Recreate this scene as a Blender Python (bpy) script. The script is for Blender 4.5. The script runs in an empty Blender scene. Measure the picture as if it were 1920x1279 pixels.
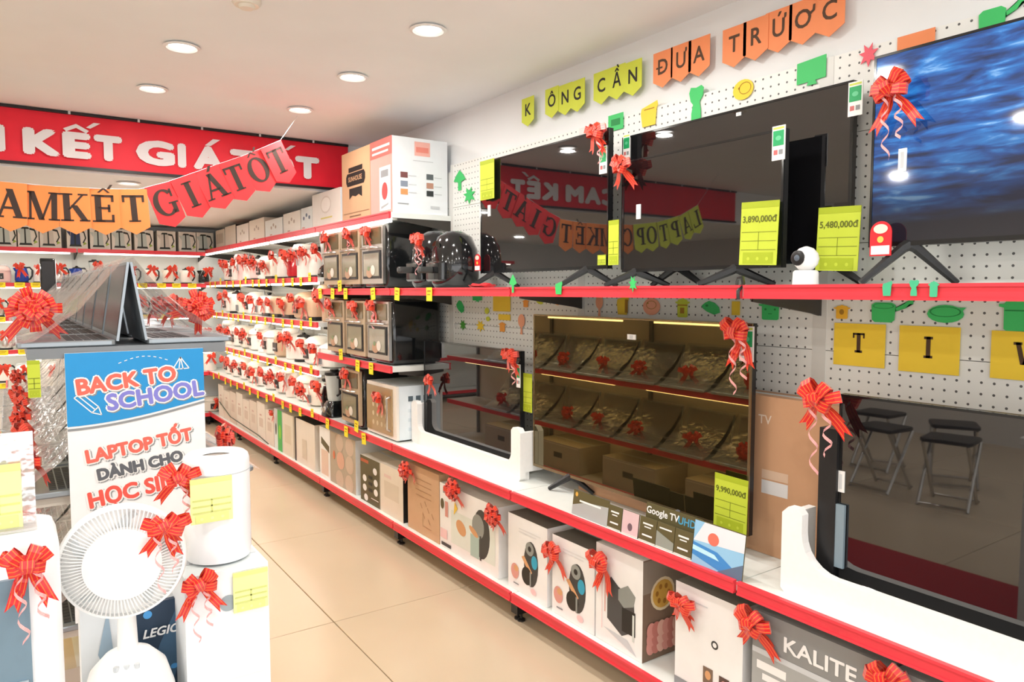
import bpy, math, random
from mathutils import Vector, Matrix
R = math.radians
sc = bpy.context.scene
col = sc.collection
rnd = random.Random(7)

# ------------------------------------------------------------------ camera
F, YAW, PIT, H = 1366.46, .6031, .0678, 1.46
fw = Vector((math.sin(YAW)*math.cos(PIT), math.cos(YAW)*math.cos(PIT), -math.sin(PIT)))
rt = Vector((math.cos(YAW), -math.sin(YAW), 0))
up = rt.cross(fw)
CAM = Vector((0, 0, H))
cd = bpy.data.cameras.new('camera'); cam = bpy.data.objects.new('camera', cd); col.objects.link(cam)
cd.sensor_width = 36; cd.lens = F/1920*36; cd.clip_start = .02
m = Matrix.Identity(4)
for i in range(3):
    m[i][0], m[i][1], m[i][2], m[i][3] = rt[i], up[i], -fw[i], CAM[i]
cam.matrix_world = m
sc.camera = cam

def hit(u, v, ax, val):
    r = fw + rt*((u-960)/F) - up*((v-639.5)/F)
    return CAM + r*((val-CAM[ax])/r[ax])
def hx(u, v, d): return hit(u, v, 0, d)
def hy(u, v, d): return hit(u, v, 1, d)
def hz(u, v, d): return hit(u, v, 2, d)

# ------------------------------------------------------------------ light and exposure
sc.view_settings.view_transform = 'Standard'
sc.view_settings.look = 'None'
sc.view_settings.gamma = 1
sc.view_settings.use_curve_mapping = False
sc.view_settings.exposure = 0.52
w = bpy.data.worlds.new('world'); sc.world = w; w.use_nodes = True
w.node_tree.nodes['Background'].inputs[0].default_value = (.86, .93, 1, 1)
w.node_tree.nodes['Background'].inputs[1].default_value = 1.0

def area(name, loc, rot, sx, sy, power, color=(1, 1, 1), shape='RECTANGLE'):
    l = bpy.data.lights.new(name, 'AREA'); l.shape = shape; l.size = sx
    if shape == 'RECTANGLE': l.size_y = sy
    l.energy = power; l.color = color
    o = bpy.data.objects.new(name, l); o.location = loc; o.rotation_euler = rot; col.objects.link(o)
    return o
# daylight through the glazed shop front behind the camera
area('shopfront_daylight', (-.9, -2.35, 1.35), (R(116), 0, 0), 5.6, 2.2, 58, (.97, .985, 1))

# ------------------------------------------------------------------ materials
MATS = {}
def mat(name, c=(.8, .8, .8), rough=.5, metal=0, spec=.5, var=.04, scale=18, emit=None, es=1, trans=0, ior=1.45, coat=0, alpha=1):
    if name in MATS: return MATS[name]
    mt = bpy.data.materials.new(name); MATS[name] = mt; mt.use_nodes = True
    nt = mt.node_tree; b = nt.nodes['Principled BSDF']
    b.inputs['Roughness'].default_value = rough; b.inputs['Metallic'].default_value = metal
    b.inputs['Specular IOR Level'].default_value = spec
    b.inputs['Transmission Weight'].default_value = trans; b.inputs['IOR'].default_value = ior
    b.inputs['Coat Weight'].default_value = coat; b.inputs['Alpha'].default_value = alpha
    b.inputs['Base Color'].default_value = (*c, 1)
    if var and not emit:
        tc = nt.nodes.new('ShaderNodeTexCoord'); n = nt.nodes.new('ShaderNodeTexNoise'); n.inputs['Scale'].default_value = scale
        n.inputs['Detail'].default_value = 2
        mx = nt.nodes.new('ShaderNodeMix'); mx.data_type = 'RGBA'
        mx.inputs[6].default_value = (*[max(0, x*(1-var)) for x in c], 1); mx.inputs[7].default_value = (*[min(1, x*(1+var)) for x in c], 1)
        nt.links.new(tc.outputs['Object'], n.inputs['Vector']); nt.links.new(n.outputs['Fac'], mx.inputs[0]); nt.links.new(mx.outputs[2], b.inputs['Base Color'])
    if emit:
        b.inputs['Emission Color'].default_value = (*emit, 1); b.inputs['Emission Strength'].default_value = es
    return mt
def srgb(h):
    h = h.lstrip('#'); v = [int(h[i:i+2], 16)/255 for i in (0, 2, 4)]
    return tuple(x/12.92 if x <= .04045 else ((x+.055)/1.055)**2.4 for x in v)
def M(hexc, rough=.5, **k): return mat('paint_%s_%d' % (hexc.strip('#'), rough*100), srgb(hexc), rough, **k)

WHITE = mat('white_enamel', (.86, .86, .85), .35)
CEIL = mat('ceiling_paint', (.88, .885, .89), .9, scale=3)
WALLM = mat('wall_paint', (.80, .82, .83), .85, scale=3)
CREAM = mat('cream_plastic', (.80, .74, .64), .35)
BLACK = mat('black_plastic', (.012, .012, .013), .35)
GLOSSBLACK = mat('gloss_black', (.008, .009, .010), .12, coat=.5)
STEEL = mat('brushed_steel', (.62, .60, .57), .28, 1)
DARKGLASS = mat('dark_glass', (.02, .017, .012), .06, spec=.8)
GOLDGLASS = mat('amber_glass', (.16, .10, .045), .1, spec=.8)
CARD = mat('brown_cardboard', (.62, .40, .24), .8)
RAIL = mat('red_rail', srgb('#e23d49'), .35, var=.10, scale=6)
YTAG = mat('yellow_tag', srgb('#f2e02a'), .6)
LIME = mat('lime_card', srgb('#bccb3a'), .6)
FOAM = mat('white_foam', (.88, .87, .85), .75, scale=60)
RED = M('#d8222c', .5)
INK = mat('black_ink', (.012, .011, .010), .6)
BROWNINK = mat('brown_ink', (.075, .035, .015), .6)
GREY = M('#8b8f92', .5)
LGREY = M('#c9cdd0', .5)
LED = mat('led_tube', (1, 1, 1), emit=(1, .93, .80), es=6)
WARMLED = mat('warm_led', (1, .9, .7), emit=(1, .74, .34), es=9)
LENS = mat('downlight_lens', (1, 1, 1), emit=(1, .98, .93), es=6)
SKYBLUE = M('#1e8fd0', .45)
CORAL = M('#e0695a', .5); LAV = M('#7f7fd0', .5)

def pegmat():
    mt = bpy.data.materials.new('pegboard_white'); mt.use_nodes = True; nt = mt.node_tree; b = nt.nodes['Principled BSDF']
    b.inputs['Roughness'].default_value = .5
    g = nt.nodes.new('ShaderNodeNewGeometry'); s = nt.nodes.new('ShaderNodeSeparateXYZ'); nt.links.new(g.outputs['Position'], s.inputs[0])
    def mth(op, a, bb=None):
        n = nt.nodes.new('ShaderNodeMath'); n.operation = op
        for i, x in enumerate((a, bb)):
            if x is None: continue
            if isinstance(x, (int, float)): n.inputs[i].default_value = x
            else: nt.links.new(x, n.inputs[i])
        return n.outputs[0]
    def cell(o): return mth('SUBTRACT', mth('FRACT', mth('MULTIPLY', o, 1/.0315)), .5)
    a, c = cell(s.outputs['Y']), cell(s.outputs['Z'])
    d = mth('SQRT', mth('ADD', mth('MULTIPLY', a, a), mth('MULTIPLY', c, c)))
    k = mth('GREATER_THAN', d, .115)
    mx = nt.nodes.new('ShaderNodeMix'); mx.data_type = 'RGBA'
    mx.inputs[6].default_value = (.10, .10, .10, 1); mx.inputs[7].default_value = (.82, .83, .80, 1)
    nt.links.new(k, mx.inputs[0]); nt.links.new(mx.outputs[2], b.inputs['Base Color'])
    return mt
PEG = pegmat()

def ribbonmat(name, base, stripe, rough=.3):
    mt = bpy.data.materials.new(name); mt.use_nodes = True; nt = mt.node_tree; b = nt.nodes['Principled BSDF']
    b.inputs['Roughness'].default_value = rough; b.inputs['Sheen Weight'].default_value = .3
    uv = nt.nodes.new('ShaderNodeUVMap'); s = nt.nodes.new('ShaderNodeSeparateXYZ'); nt.links.new(uv.outputs[0], s.inputs[0])
    cr = nt.nodes.new('ShaderNodeValToRGB'); cr.color_ramp.interpolation = 'CONSTANT'
    el = cr.color_ramp.elements
    el[0].position = 0; el[0].color = (*base, 1); el[1].position = .12; el[1].color = (*stripe, 1)
    for p, c in ((.2, base), (.46, stripe), (.54, base), (.8, stripe), (.88, base)):
        e = el.new(p); e.color = (*c, 1)
    nt.links.new(s.outputs[0], cr.inputs[0]); nt.links.new(cr.outputs[0], b.inputs['Base Color'])
    return mt
RIB = ribbonmat('red_gold_ribbon', srgb('#d40e18'), srgb('#e8702a'))
CURLM = ribbonmat('pink_curl_ribbon', srgb('#e58a8c'), srgb('#fff0ea'))

def filmmat():
    mt = bpy.data.materials.new('clear_film'); mt.use_nodes = True; nt = mt.node_tree
    for n in list(nt.nodes): nt.nodes.remove(n)
    o = nt.nodes.new('ShaderNodeOutputMaterial'); t = nt.nodes.new('ShaderNodeBsdfTransparent'); g = nt.nodes.new('ShaderNodeBsdfGlossy')
    g.inputs['Roughness'].default_value = .16; d = nt.nodes.new('ShaderNodeBsdfDiffuse'); d.inputs[0].default_value = (.8, .78, .76, 1)
    tc = nt.nodes.new('ShaderNodeTexCoord'); n = nt.nodes.new('ShaderNodeTexNoise'); n.inputs['Scale'].default_value = 26; n.inputs['Detail'].default_value = 3
    bp = nt.nodes.new('ShaderNodeBump'); bp.inputs['Strength'].default_value = .6; bp.inputs['Distance'].default_value = .01
    nt.links.new(tc.outputs['Object'], n.inputs['Vector']); nt.links.new(n.outputs['Fac'], bp.inputs['Height']); nt.links.new(bp.outputs[0], g.inputs['Normal'])
    a = nt.nodes.new('ShaderNodeMixShader'); a.inputs[0].default_value = .35; nt.links.new(t.outputs[0], a.inputs[1]); nt.links.new(g.outputs[0], a.inputs[2])
    c = nt.nodes.new('ShaderNodeMixShader'); c.inputs[0].default_value = .16; nt.links.new(a.outputs[0], c.inputs[1]); nt.links.new(d.outputs[0], c.inputs[2])
    nt.links.new(c.outputs[0], o.inputs[0])
    return mt
FILM = filmmat()

def screenmat(name, c=(.006, .006, .007), ior=2.0, rough=.02, tint=None):
    mt = mat(name, c, rough, ior=ior, var=.02)
    if tint: mt.node_tree.nodes['Principled BSDF'].inputs['Specular Tint'].default_value = (*tint, 1)
    return mt
SCREEN = screenmat('screen_glass')
WARMSCREEN = screenmat('warm_screen_glass', (.012, .009, .004), 2.3, .02, (1, .85, .5))
def seascreen():
    mt = bpy.data.materials.new('lit_sea_screen'); mt.use_nodes = True; nt = mt.node_tree; b = nt.nodes['Principled BSDF']
    b.inputs['Base Color'].default_value = (.01, .01, .012, 1); b.inputs['Roughness'].default_value = .05; b.inputs['IOR'].default_value = 1.7
    tc = nt.nodes.new('ShaderNodeTexCoord'); mp = nt.nodes.new('ShaderNodeMapping'); mp.inputs['Scale'].default_value = (3, 3, 16); mp.inputs['Rotation'].default_value = (0, R(7), 0)
    n = nt.nodes.new('ShaderNodeTexNoise'); n.inputs['Scale'].default_value = 2.4; n.inputs['Detail'].default_value = 9; n.inputs['Distortion'].default_value = .4
    cr = nt.nodes.new('ShaderNodeValToRGB'); e = cr.color_ramp.elements
    e[0].position = .36; e[0].color = (.002, .016, .07, 1); e[1].position = .70; e[1].color = (.26, .48, .74, 1)
    x = e.new(.5); x.color = (.006, .075, .29, 1); x = e.new(.6); x.color = (.02, .18, .50, 1)
    nt.links.new(tc.outputs['Object'], mp.inputs[0]); nt.links.new(mp.outputs[0], n.inputs['Vector']); nt.links.new(n.outputs['Fac'], cr.inputs[0])
    # the picture shown: lit sea above, dark rocks below
    s = nt.nodes.new('ShaderNodeSeparateXYZ'); nt.links.new(tc.outputs['Object'], s.inputs[0])
    mr = nt.nodes.new('ShaderNodeMapRange'); mr.inputs[1].default_value = .17; mr.inputs[2].default_value = .40; nt.links.new(s.outputs[2], mr.inputs[0])
    mx = nt.nodes.new('ShaderNodeMix'); mx.data_type = 'RGBA'; mx.inputs[6].default_value = (.003, .004, .008, 1)
    nt.links.new(mr.outputs[0], mx.inputs[0]); nt.links.new(cr.outputs[0], mx.inputs[7])
    nt.links.new(mx.outputs[2], b.inputs['Emission Color']); b.inputs['Emission Strength'].default_value = 1.0
    return mt

# ------------------------------------------------------------------ mesh builder
class MB:
    def __init__(s): s.v = []; s.f = []; s.mi = []; s.uv = []
    def poly(s, pts, mi=0, uv=None):
        b = len(s.v); s.v += [tuple(p) for p in pts]; s.f.append(tuple(range(b, b+len(pts)))); s.mi.append(mi)
        s.uv += uv if uv else [(0.01, 0)]*len(pts); return s
    def faces(s, vs, fs, mi=0):
        b = len(s.v); s.v += [tuple(p) for p in vs]
        for f in fs: s.f.append(tuple(i+b for i in f)); s.mi.append(mi); s.uv += [(.01, 0)]*len(f)
        return s
    def box(s, x0, x1, y0, y1, z0, z1, mi=0):
        return s.faces([(x0,y0,z0),(x1,y0,z0),(x1,y1,z0),(x0,y1,z0),(x0,y0,z1),(x1,y0,z1),(x1,y1,z1),(x0,y1,z1)],
                       [(0,3,2,1),(4,5,6,7),(0,1,5,4),(1,2,6,5),(2,3,7,6),(3,0,4,7)], mi)
    def loops(s, ls, mi=0, cap0=True, cap1=True):
        n = len(ls[0]); vs = [p for l in ls for p in l]; fs = []
        for k in range(len(ls)-1):
            for i in range(n):
                j = (i+1) % n; fs.append((k*n+i, k*n+j, (k+1)*n+j, (k+1)*n+i))
        if cap0: fs.append(tuple(reversed(range(n))))
        if cap1: fs.append(tuple(range((len(ls)-1)*n, len(ls)*n)))
        return s.faces(vs, fs, mi)
    def rr(s, w_, d_, secs, r, mi=0, seg=4, cx=0, cy=0):
        """rounded rectangle sections: secs = [(z, inset)]"""
        ls = []
        for z, ins in secs:
            W, D = w_/2-ins, d_/2-ins; q = max(.001, min(r-ins*.5, W*.999, D*.999)); l = []
            for sx, sy, a0 in ((1,1,0),(-1,1,90),(-1,-1,180),(1,-1,270)):
                for k in range(seg+1):
                    a = R(a0+90*k/seg); l.append((cx+sx*(W-q)+q*math.cos(a), cy+sy*(D-q)+q*math.sin(a), z))
            ls.append(l)
        return s.loops(ls, mi)
    def lathe(s, prof, n=20, mi=0, c=(0,0,0), cap0=True, cap1=True):
        ls = [[(c[0]+r*math.cos(2*math.pi*i/n), c[1]+r*math.sin(2*math.pi*i/n), c[2]+z) for i in range(n)] for r, z in prof]
        return s.loops(ls, mi, cap0, cap1)
    def ylathe(s, prof, n=20, mi=0, c=(0,0,0)):
        """axis along -Y: prof = [(r, depth towards viewer)]"""
        ls = [[(c[0]+r*math.cos(2*math.pi*i/n), c[1]-z, c[2]+r*math.sin(2*math.pi*i/n)) for i in range(n)] for r, z in prof]
        return s.loops(ls, mi)
    def tube(s, path, r, n=6, mi=0, closed=False):
        P = [Vector(p) for p in path]; ls = []
        prev = None
        for i, p in enumerate(P):
            t = (P[min(i+1, len(P)-1)]-P[max(i-1, 0)]).normalized()
            a = prev if prev else (Vector((0,0,1)) if abs(t.z) < .9 else Vector((1,0,0)))
            u_ = (a - t*a.dot(t)).normalized(); v_ = t.cross(u_); prev = u_
            rr = r[i] if isinstance(r, (list, tuple)) else r
            ls.append([tuple(p+u_*rr*math.cos(2*math.pi*k/n)+v_*rr*math.sin(2*math.pi*k/n)) for k in range(n)])
        return s.loops(ls, mi)
    def plate(s, pts, y0, y1, mi=0):
        """outline in (x,z), extruded from y0 (front) to y1"""
        n = len(pts)
        return s.faces([(x, y0, z) for x, z in pts]+[(x, y1, z) for x, z in pts],
                       [tuple(range(n)), tuple(reversed(range(n, 2*n)))]+[(i, i+n, (i+1) % n+n, (i+1) % n) for i in range(n)], mi)
    def ell(s, cx, cz, a, b, y, mi=0, n=20, rot=0):
        c, t = math.cos(rot), math.sin(rot)
        return s.poly([(cx+a*math.cos(q)*c-b*math.sin(q)*t, y, cz+a*math.cos(q)*t+b*math.sin(q)*c) for q in [2*math.pi*i/n for i in range(n)]], mi)
    def rect(s, x0, x1, z0, z1, y, mi=0): return s.poly([(x0,y,z0),(x1,y,z0),(x1,y,z1),(x0,y,z1)], mi)
    def strip(s, cs, ws, mi=0):
        for i in range(len(cs)-1):
            a, b_ = Vector(cs[i]), Vector(cs[i+1]); wa, wb = Vector(ws[i]), Vector(ws[i+1])
            s.poly([a-wa, a+wa, b_+wb, b_-wb], mi, [(0, i), (1, i), (1, i+1), (0, i+1)])
        return s
    def add(s, o, mtx=None, dm=0):
        b = len(s.v); s.v += [tuple(mtx @ Vector(p)) if mtx else p for p in o.v]
        s.f += [tuple(i+b for i in f) for f in o.f]; s.mi += [i+dm for i in o.mi]; s.uv += o.uv; return s
    def mesh(s, name, mats, smooth=None):
        me = bpy.data.meshes.new(name); me.from_pydata(s.v, [], s.f)
        for x in mats: me.materials.append(x)
        me.polygons.foreach_set('material_index', s.mi)
        u = me.uv_layers.new(name='UVMap')
        u.data.foreach_set('uv', [c for p in s.uv for c in p])
        me.update()
        if smooth:
            me.shade_smooth(); me.set_sharp_from_angle(angle=R(smooth))
        return me
    def build(s, name, mats, parent=None, smooth=None, loc=None):
        if not isinstance(mats, (list, tuple)): mats = [mats]
        return link(name, s.mesh(name, mats, smooth), parent, loc)

def link(name, data, parent=None, loc=None):
    o = bpy.data.objects.new(name, data); col.objects.link(o)
    if parent: o.parent = parent
    if loc: o.location = loc
    return o
def tag(o, label=None, cat=None, group=None, kind=None):
    if label: o['label'] = label
    if cat: o['category'] = cat
    if group: o['group'] = group
    if kind: o['kind'] = kind
    return o
def thing(name, label, cat, loc=(0,0,0), rz=0, group=None):
    o = bpy.data.objects.new(name, None); col.objects.link(o); o.empty_display_size = .05
    o.location = loc; o.rotation_euler = (0, 0, R(rz)); return tag(o, label, cat, group)
def copy_tree(o, parent=None):
    c = o.copy(); col.objects.link(c); c.parent = parent
    for ch in list(o.children): copy_tree(ch, c)
    return c
PROTO = {}
def place(key, builder, loc, rz, label, cat, group=None, scale=None):
    if key not in PROTO: PROTO[key] = builder(); o = PROTO[key]
    else: o = copy_tree(PROTO[key])
    o.location = loc; o.rotation_euler = (0, 0, R(rz))
    o.scale = (scale or (1, 1, 1)) if not isinstance(scale, (int, float)) else (scale,)*3
    for k in ('label', 'category', 'group'):
        if k in o: del o[k]
    return tag(o, label, cat, group)
def struct(name, mb, mats, smooth=None): return tag(mb.build(name, mats, None, smooth), kind='structure')

ORD = 'first second third fourth fifth sixth seventh eighth ninth tenth eleventh twelfth thirteenth fourteenth fifteenth sixteenth seventeenth eighteenth nineteenth twentieth'.split()
def ordn(i): return ORD[i] if i < 20 else '%dth' % (i+1)

# ------------------------------------------------------------------ lettering
TXT = {}
def text(s_, size, m_, parent, loc=(0,0,0), offset=0, shear=0, sx=1, name='lettering', align='CENTER', rot=0):
    k = (s_, size, offset, shear, sx, align, m_.name)
    if k not in TXT:
        c = bpy.data.curves.new('t', 'FONT'); c.body = s_; c.size = size; c.shear = shear; c.align_x = align; c.align_y = 'CENTER'
        c.fill_mode = 'FRONT'; c.resolution_u = 3
        o = bpy.data.objects.new('t', c); col.objects.link(o)
        dg = bpy.context.evaluated_depsgraph_get(); me = bpy.data.meshes.new_from_object(o.evaluated_get(dg))
        bpy.data.objects.remove(o); bpy.data.curves.remove(c)
        vs = [(v.co.x*sx, v.co.y) for v in me.vertices]; fs = [tuple(p.vertices) for p in me.polygons]; bpy.data.meshes.remove(me)
        tm = MB()
        for q in ([None]+list(range(8)) if offset else [None]):
            dx, dz = (0, 0) if q is None else (offset*math.cos(q*math.pi/4), offset*math.sin(q*math.pi/4))
            tm.faces([(x+dx, 0 if q is None else .00002*(q+1), z+dz) for x, z in vs], fs)
        TXT[k] = tm.mesh('lettering', [m_])
    o = link(name, TXT[k], parent, loc)
    if rot: o.rotation_euler = (0, rot, 0)
    return o

def glyph(ch, slab=False):
    """serif capitals in a unit-high box centred on x; returns MB of flat pieces and the width"""
    g = MB(); T, t, sf, sh = .21, .085, .10, .06
    if slab: T, t, sf, sh = .24, .10, .12, .12
    def r(x0, x1, z0, z1): g.rect(x0, x1, z0, z1, 0)
    def stem(x, w_=T, z0=0, z1=1, s0=True, s1=True):
        r(x-w_/2, x+w_/2, z0, z1)
        if s0: r(x-w_/2-sf, x+w_/2+sf, z0, z0+sh)
        if s1: r(x-w_/2-sf, x+w_/2+sf, z1-sh, z1)
    def diag(x0, z0, x1, z1, w_):
        g.poly([(x0-w_/2, 0, z0), (x0+w_/2, 0, z0), (x1+w_/2, 0, z1), (x1-w_/2, 0, z1)])
    def ring(a, b, tk, tn, a0, a1, cx=0, cz=.5):
        n = 26
        for i in range(n):
            q0, q1 = R(a0+(a1-a0)*i/n), R(a0+(a1-a0)*(i+1)/n)
            g.poly([(cx+a*math.cos(q0), 0, cz+b*math.sin(q0)), (cx+a*math.cos(q1), 0, cz+b*math.sin(q1)),
                    (cx+(a-tk)*math.cos(q1), 0, cz+(b-tn)*math.sin(q1)), (cx+(a-tk)*math.cos(q0), 0, cz+(b-tn)*math.sin(q0))])
    base = {'Ế': 'E', 'Á': 'A', 'Ố': 'O', 'À': 'A'}.get(ch, ch)
    if base == 'I': stem(0)
    elif base == 'T':
        stem(0, s1=False); r(-.38, .38, 1-t, 1); r(-.38, -.38+t, .74, 1); r(.38-t, .38, .74, 1)
    elif base == 'L': stem(-.2); r(-.2, .36, 0, t); r(.36-t, .36, 0, .28)
    elif base == 'E':
        stem(-.2); r(-.2, .32, 0, t); r(-.2, .32, 1-t, 1); r(-.2, .2, .47, .47+t); r(.32-t, .32, 0, .28); r(.32-t, .32, .75, 1); r(.2-t, .2, .37, .65)
    elif base == 'K':
        stem(-.25); diag(-.18, .42, .28, .97, t); diag(.32, .02, -.02, .58, T); r(.12, .44, 1-sh, 1); r(.14, .48, 0, sh)
    elif base == 'P':
        stem(-.2); ring(.36, .28, T, t, -90, 90, -.06, .72); r(-.2, -.05, 1-t, 1); r(-.2, -.05, .44, .44+t)
    elif base == 'M':
        stem(-.42, t); stem(.42, T); diag(-.02, 0, -.38, 1, T); diag(-.02, 0, .36, 1, t)
    elif base == 'A':
        diag(-.33, 0, .0, 1, t); diag(.28, 0, -.02, 1, T); r(-.2, .2, .3, .3+t); r(-.47, -.18, 0, sh); r(.08, .5, 0, sh)
    elif base == 'V':
        diag(-.02, 0, -.28, 1, T); diag(0, 0, .30, 1, t); r(-.5, -.08, 1-sh, 1); r(.15, .45, 1-sh, 1)
    elif base == 'O': ring(.44, .52, T, t, 0, 360)
    elif base in 'CG':
        ring(.44, .52, T, t, 42, 318); r(.26, .26+t, .68, .98)
        if base == 'G': r(.2, .2+T*.8, .05, .45); r(.1, .46, .42, .42+sh)
        else: r(.26, .26+t, .05, .25)
    if ch in 'ẾỐ':
        diag(-.17, 1.08, 0, 1.24, .09); diag(.17, 1.08, 0, 1.24, .09); diag(.16, 1.22, .27, 1.38, .09)
    if ch in 'Á': diag(.02, 1.08, .16, 1.28, .12)
    return g
GL = {}
def serif(ch, h, m_, parent, loc, slab=False, sx=1):
    k = (ch, slab)
    if k not in GL: GL[k] = {}
    if m_.name not in GL[k]: GL[k][m_.name] = glyph(ch, slab).mesh('letter', [m_])
    o = link('letter', GL[k][m_.name], parent, loc); o.scale = (h*sx, 1, h); return o

# ================================================================== the room
D1, DW, Y0, BAY = 1.771, 2.1715, 1.383, 1.2      # price rail line, pegboard plane, first bay joint, bay length
ZC, ZLOW, YB = 2.50, 2.16, 5.02                  # ceiling, lower ceiling at the back, bulkhead
BW = 8.80                                        # back wall
XL, YF = -3.9, -2.6

fl = struct('floor', MB().box(XL-.1, DW+.15, YF-.1, BW+.1, -.06, -.012), mat('grout', (.42, .38, .32), .9))
TILE = mat('beige_floor_tile', (.58, .475, .345), .22, var=.07, scale=2.2)
tl = MB().rr(1.196, 1.196, [(-.012, 0), (-.002, 0), (0, .002)], .003, seg=1).mesh('tile', [TILE])
for i in range(6):
    for j in range(10):
        x, y = 1.73-.6-1.2*i+.6, 3.03-6*.0+1.2*(j-5)+.6
        if XL-.6 < x < DW+.6: link('tile', tl, fl, (x, y, 0))
struct('ceiling', MB().box(XL-.1, DW+.15, YF-.1, YB+.3, ZC, ZC+.1), CEIL)
struct('ceiling_back', MB().box(XL-.1, DW+.15, YB, BW+.1, ZLOW, ZLOW+.1), CEIL)
struct('wall_bulkhead', MB().box(XL-.1, DW+.15, YB, YB+.1, ZLOW+.1, ZC), CEIL)
struct('wall_right', MB().box(DW+.02, DW+.15, YF-.1, BW+.1, 0, ZC), WALLM)
struct('wall_back', MB().box(XL-.1, DW+.02, BW, BW+.1, 0, ZLOW), WALLM)
struct('wall_left', MB().box(XL-.1, XL, YF-.1, BW, 0, ZC), mat('left_wall_paint', (.62, .60, .57), .85, scale=3))
fr = MB(); fr.box(XL, DW+.02, YF-.1, YF, 2.36, ZC); fr.box(XL, DW+.02, YF-.1, YF, 0, .12); fr.box(1.95, DW+.02, YF-.1, YF, .12, 2.36)
wf = struct('wall_front', fr, M('#5b5f63', .4))
for k in range(5):
    MB().box(XL+k*1.46-.02, XL+k*1.46+.02, YF-.08, YF-.02, .12, 2.36).build('mullion', M('#5b5f63', .4), wf)
    if k < 4: MB().box(XL+k*1.46+.02, XL+k*1.46+1.44, YF-.055, YF-.047, .12, 2.36).build('pane', FILM, wf)

# downlights
def downlight():
    o = thing('downlight', '', '')
    MB().lathe([(.052, .0), (.066, -.002), (.074, -.008), (.062, -.013), (.052, -.006)], 28, cap0=False, cap1=False).build('trim_ring', WHITE, o, 50)
    MB().lathe([(.053, -.004), (.05, -.005)], 28).build('lens', LENS, o)
    return o
LX = [1.407, .643, -.86, -2.4]
seen = {(1.407, 2): 'near the long wall, closest to the camera', (1.407, 3): 'middle one of the row nearest the long wall', (1.407, 4): 'farthest of the row nearest the long wall',
        (.643, 3): 'nearer of the two in the second row from the wall', (.643, 4): 'farther of the two in the second row from the wall'}
for x in LX:
    for j in range(-5, 5):
        if (x, j) not in seen and j % 2 == 0: continue
        if j == -3 and x > 0: continue
        y = 2.628+.772*(j-2); lab = seen.get((x, j))
        if j == 4 and x < 0: continue
        place('downlight', downlight, (x, y, ZC), 0, 'round white ceiling downlight, '+lab if lab else 'round ceiling downlight outside the view, %s in the %s row from the long wall' % (ordn(j+5), ordn(LX.index(x))), 'downlight', 'ceiling downlights')
        area('downlight_or_fill', (x, y, ZC-.03), (0, 0, 0), .1, .1, 5 if lab else (6 if x > -1 else 13), (1, .96, .90), 'DISK')
for x, y, lab in ((.66, 5.30, 'under the lower ceiling behind the red banner'),):
    place('downlight', downlight, (x, y, ZLOW), 0, 'round white ceiling downlight '+lab, 'downlight', 'ceiling downlights')
for x, y in ((.66, 5.3), (.9, 6.9), (-1.2, 5.6), (-1.2, 7.4)): area('downlight_or_fill', (x, y, ZLOW-.03), (0, 0, 0), .1, .1, 12, (1, .96, .90), 'DISK')  # only the first has a fixture; the others are added fill for the back cartons
p = hz(462, -2, ZC)
o = thing('smoke_detector', 'round cream smoke detector on the ceiling at the top of the picture', 'smoke detector', p)
MB().lathe([(.05, 0), (.05, -.014), (.042, -.024)], 24).build('base', CREAM, o, 40); MB().lathe([(.03, -.024), (.024, -.034)], 20).build('sensor', CREAM, o, 40)

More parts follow.
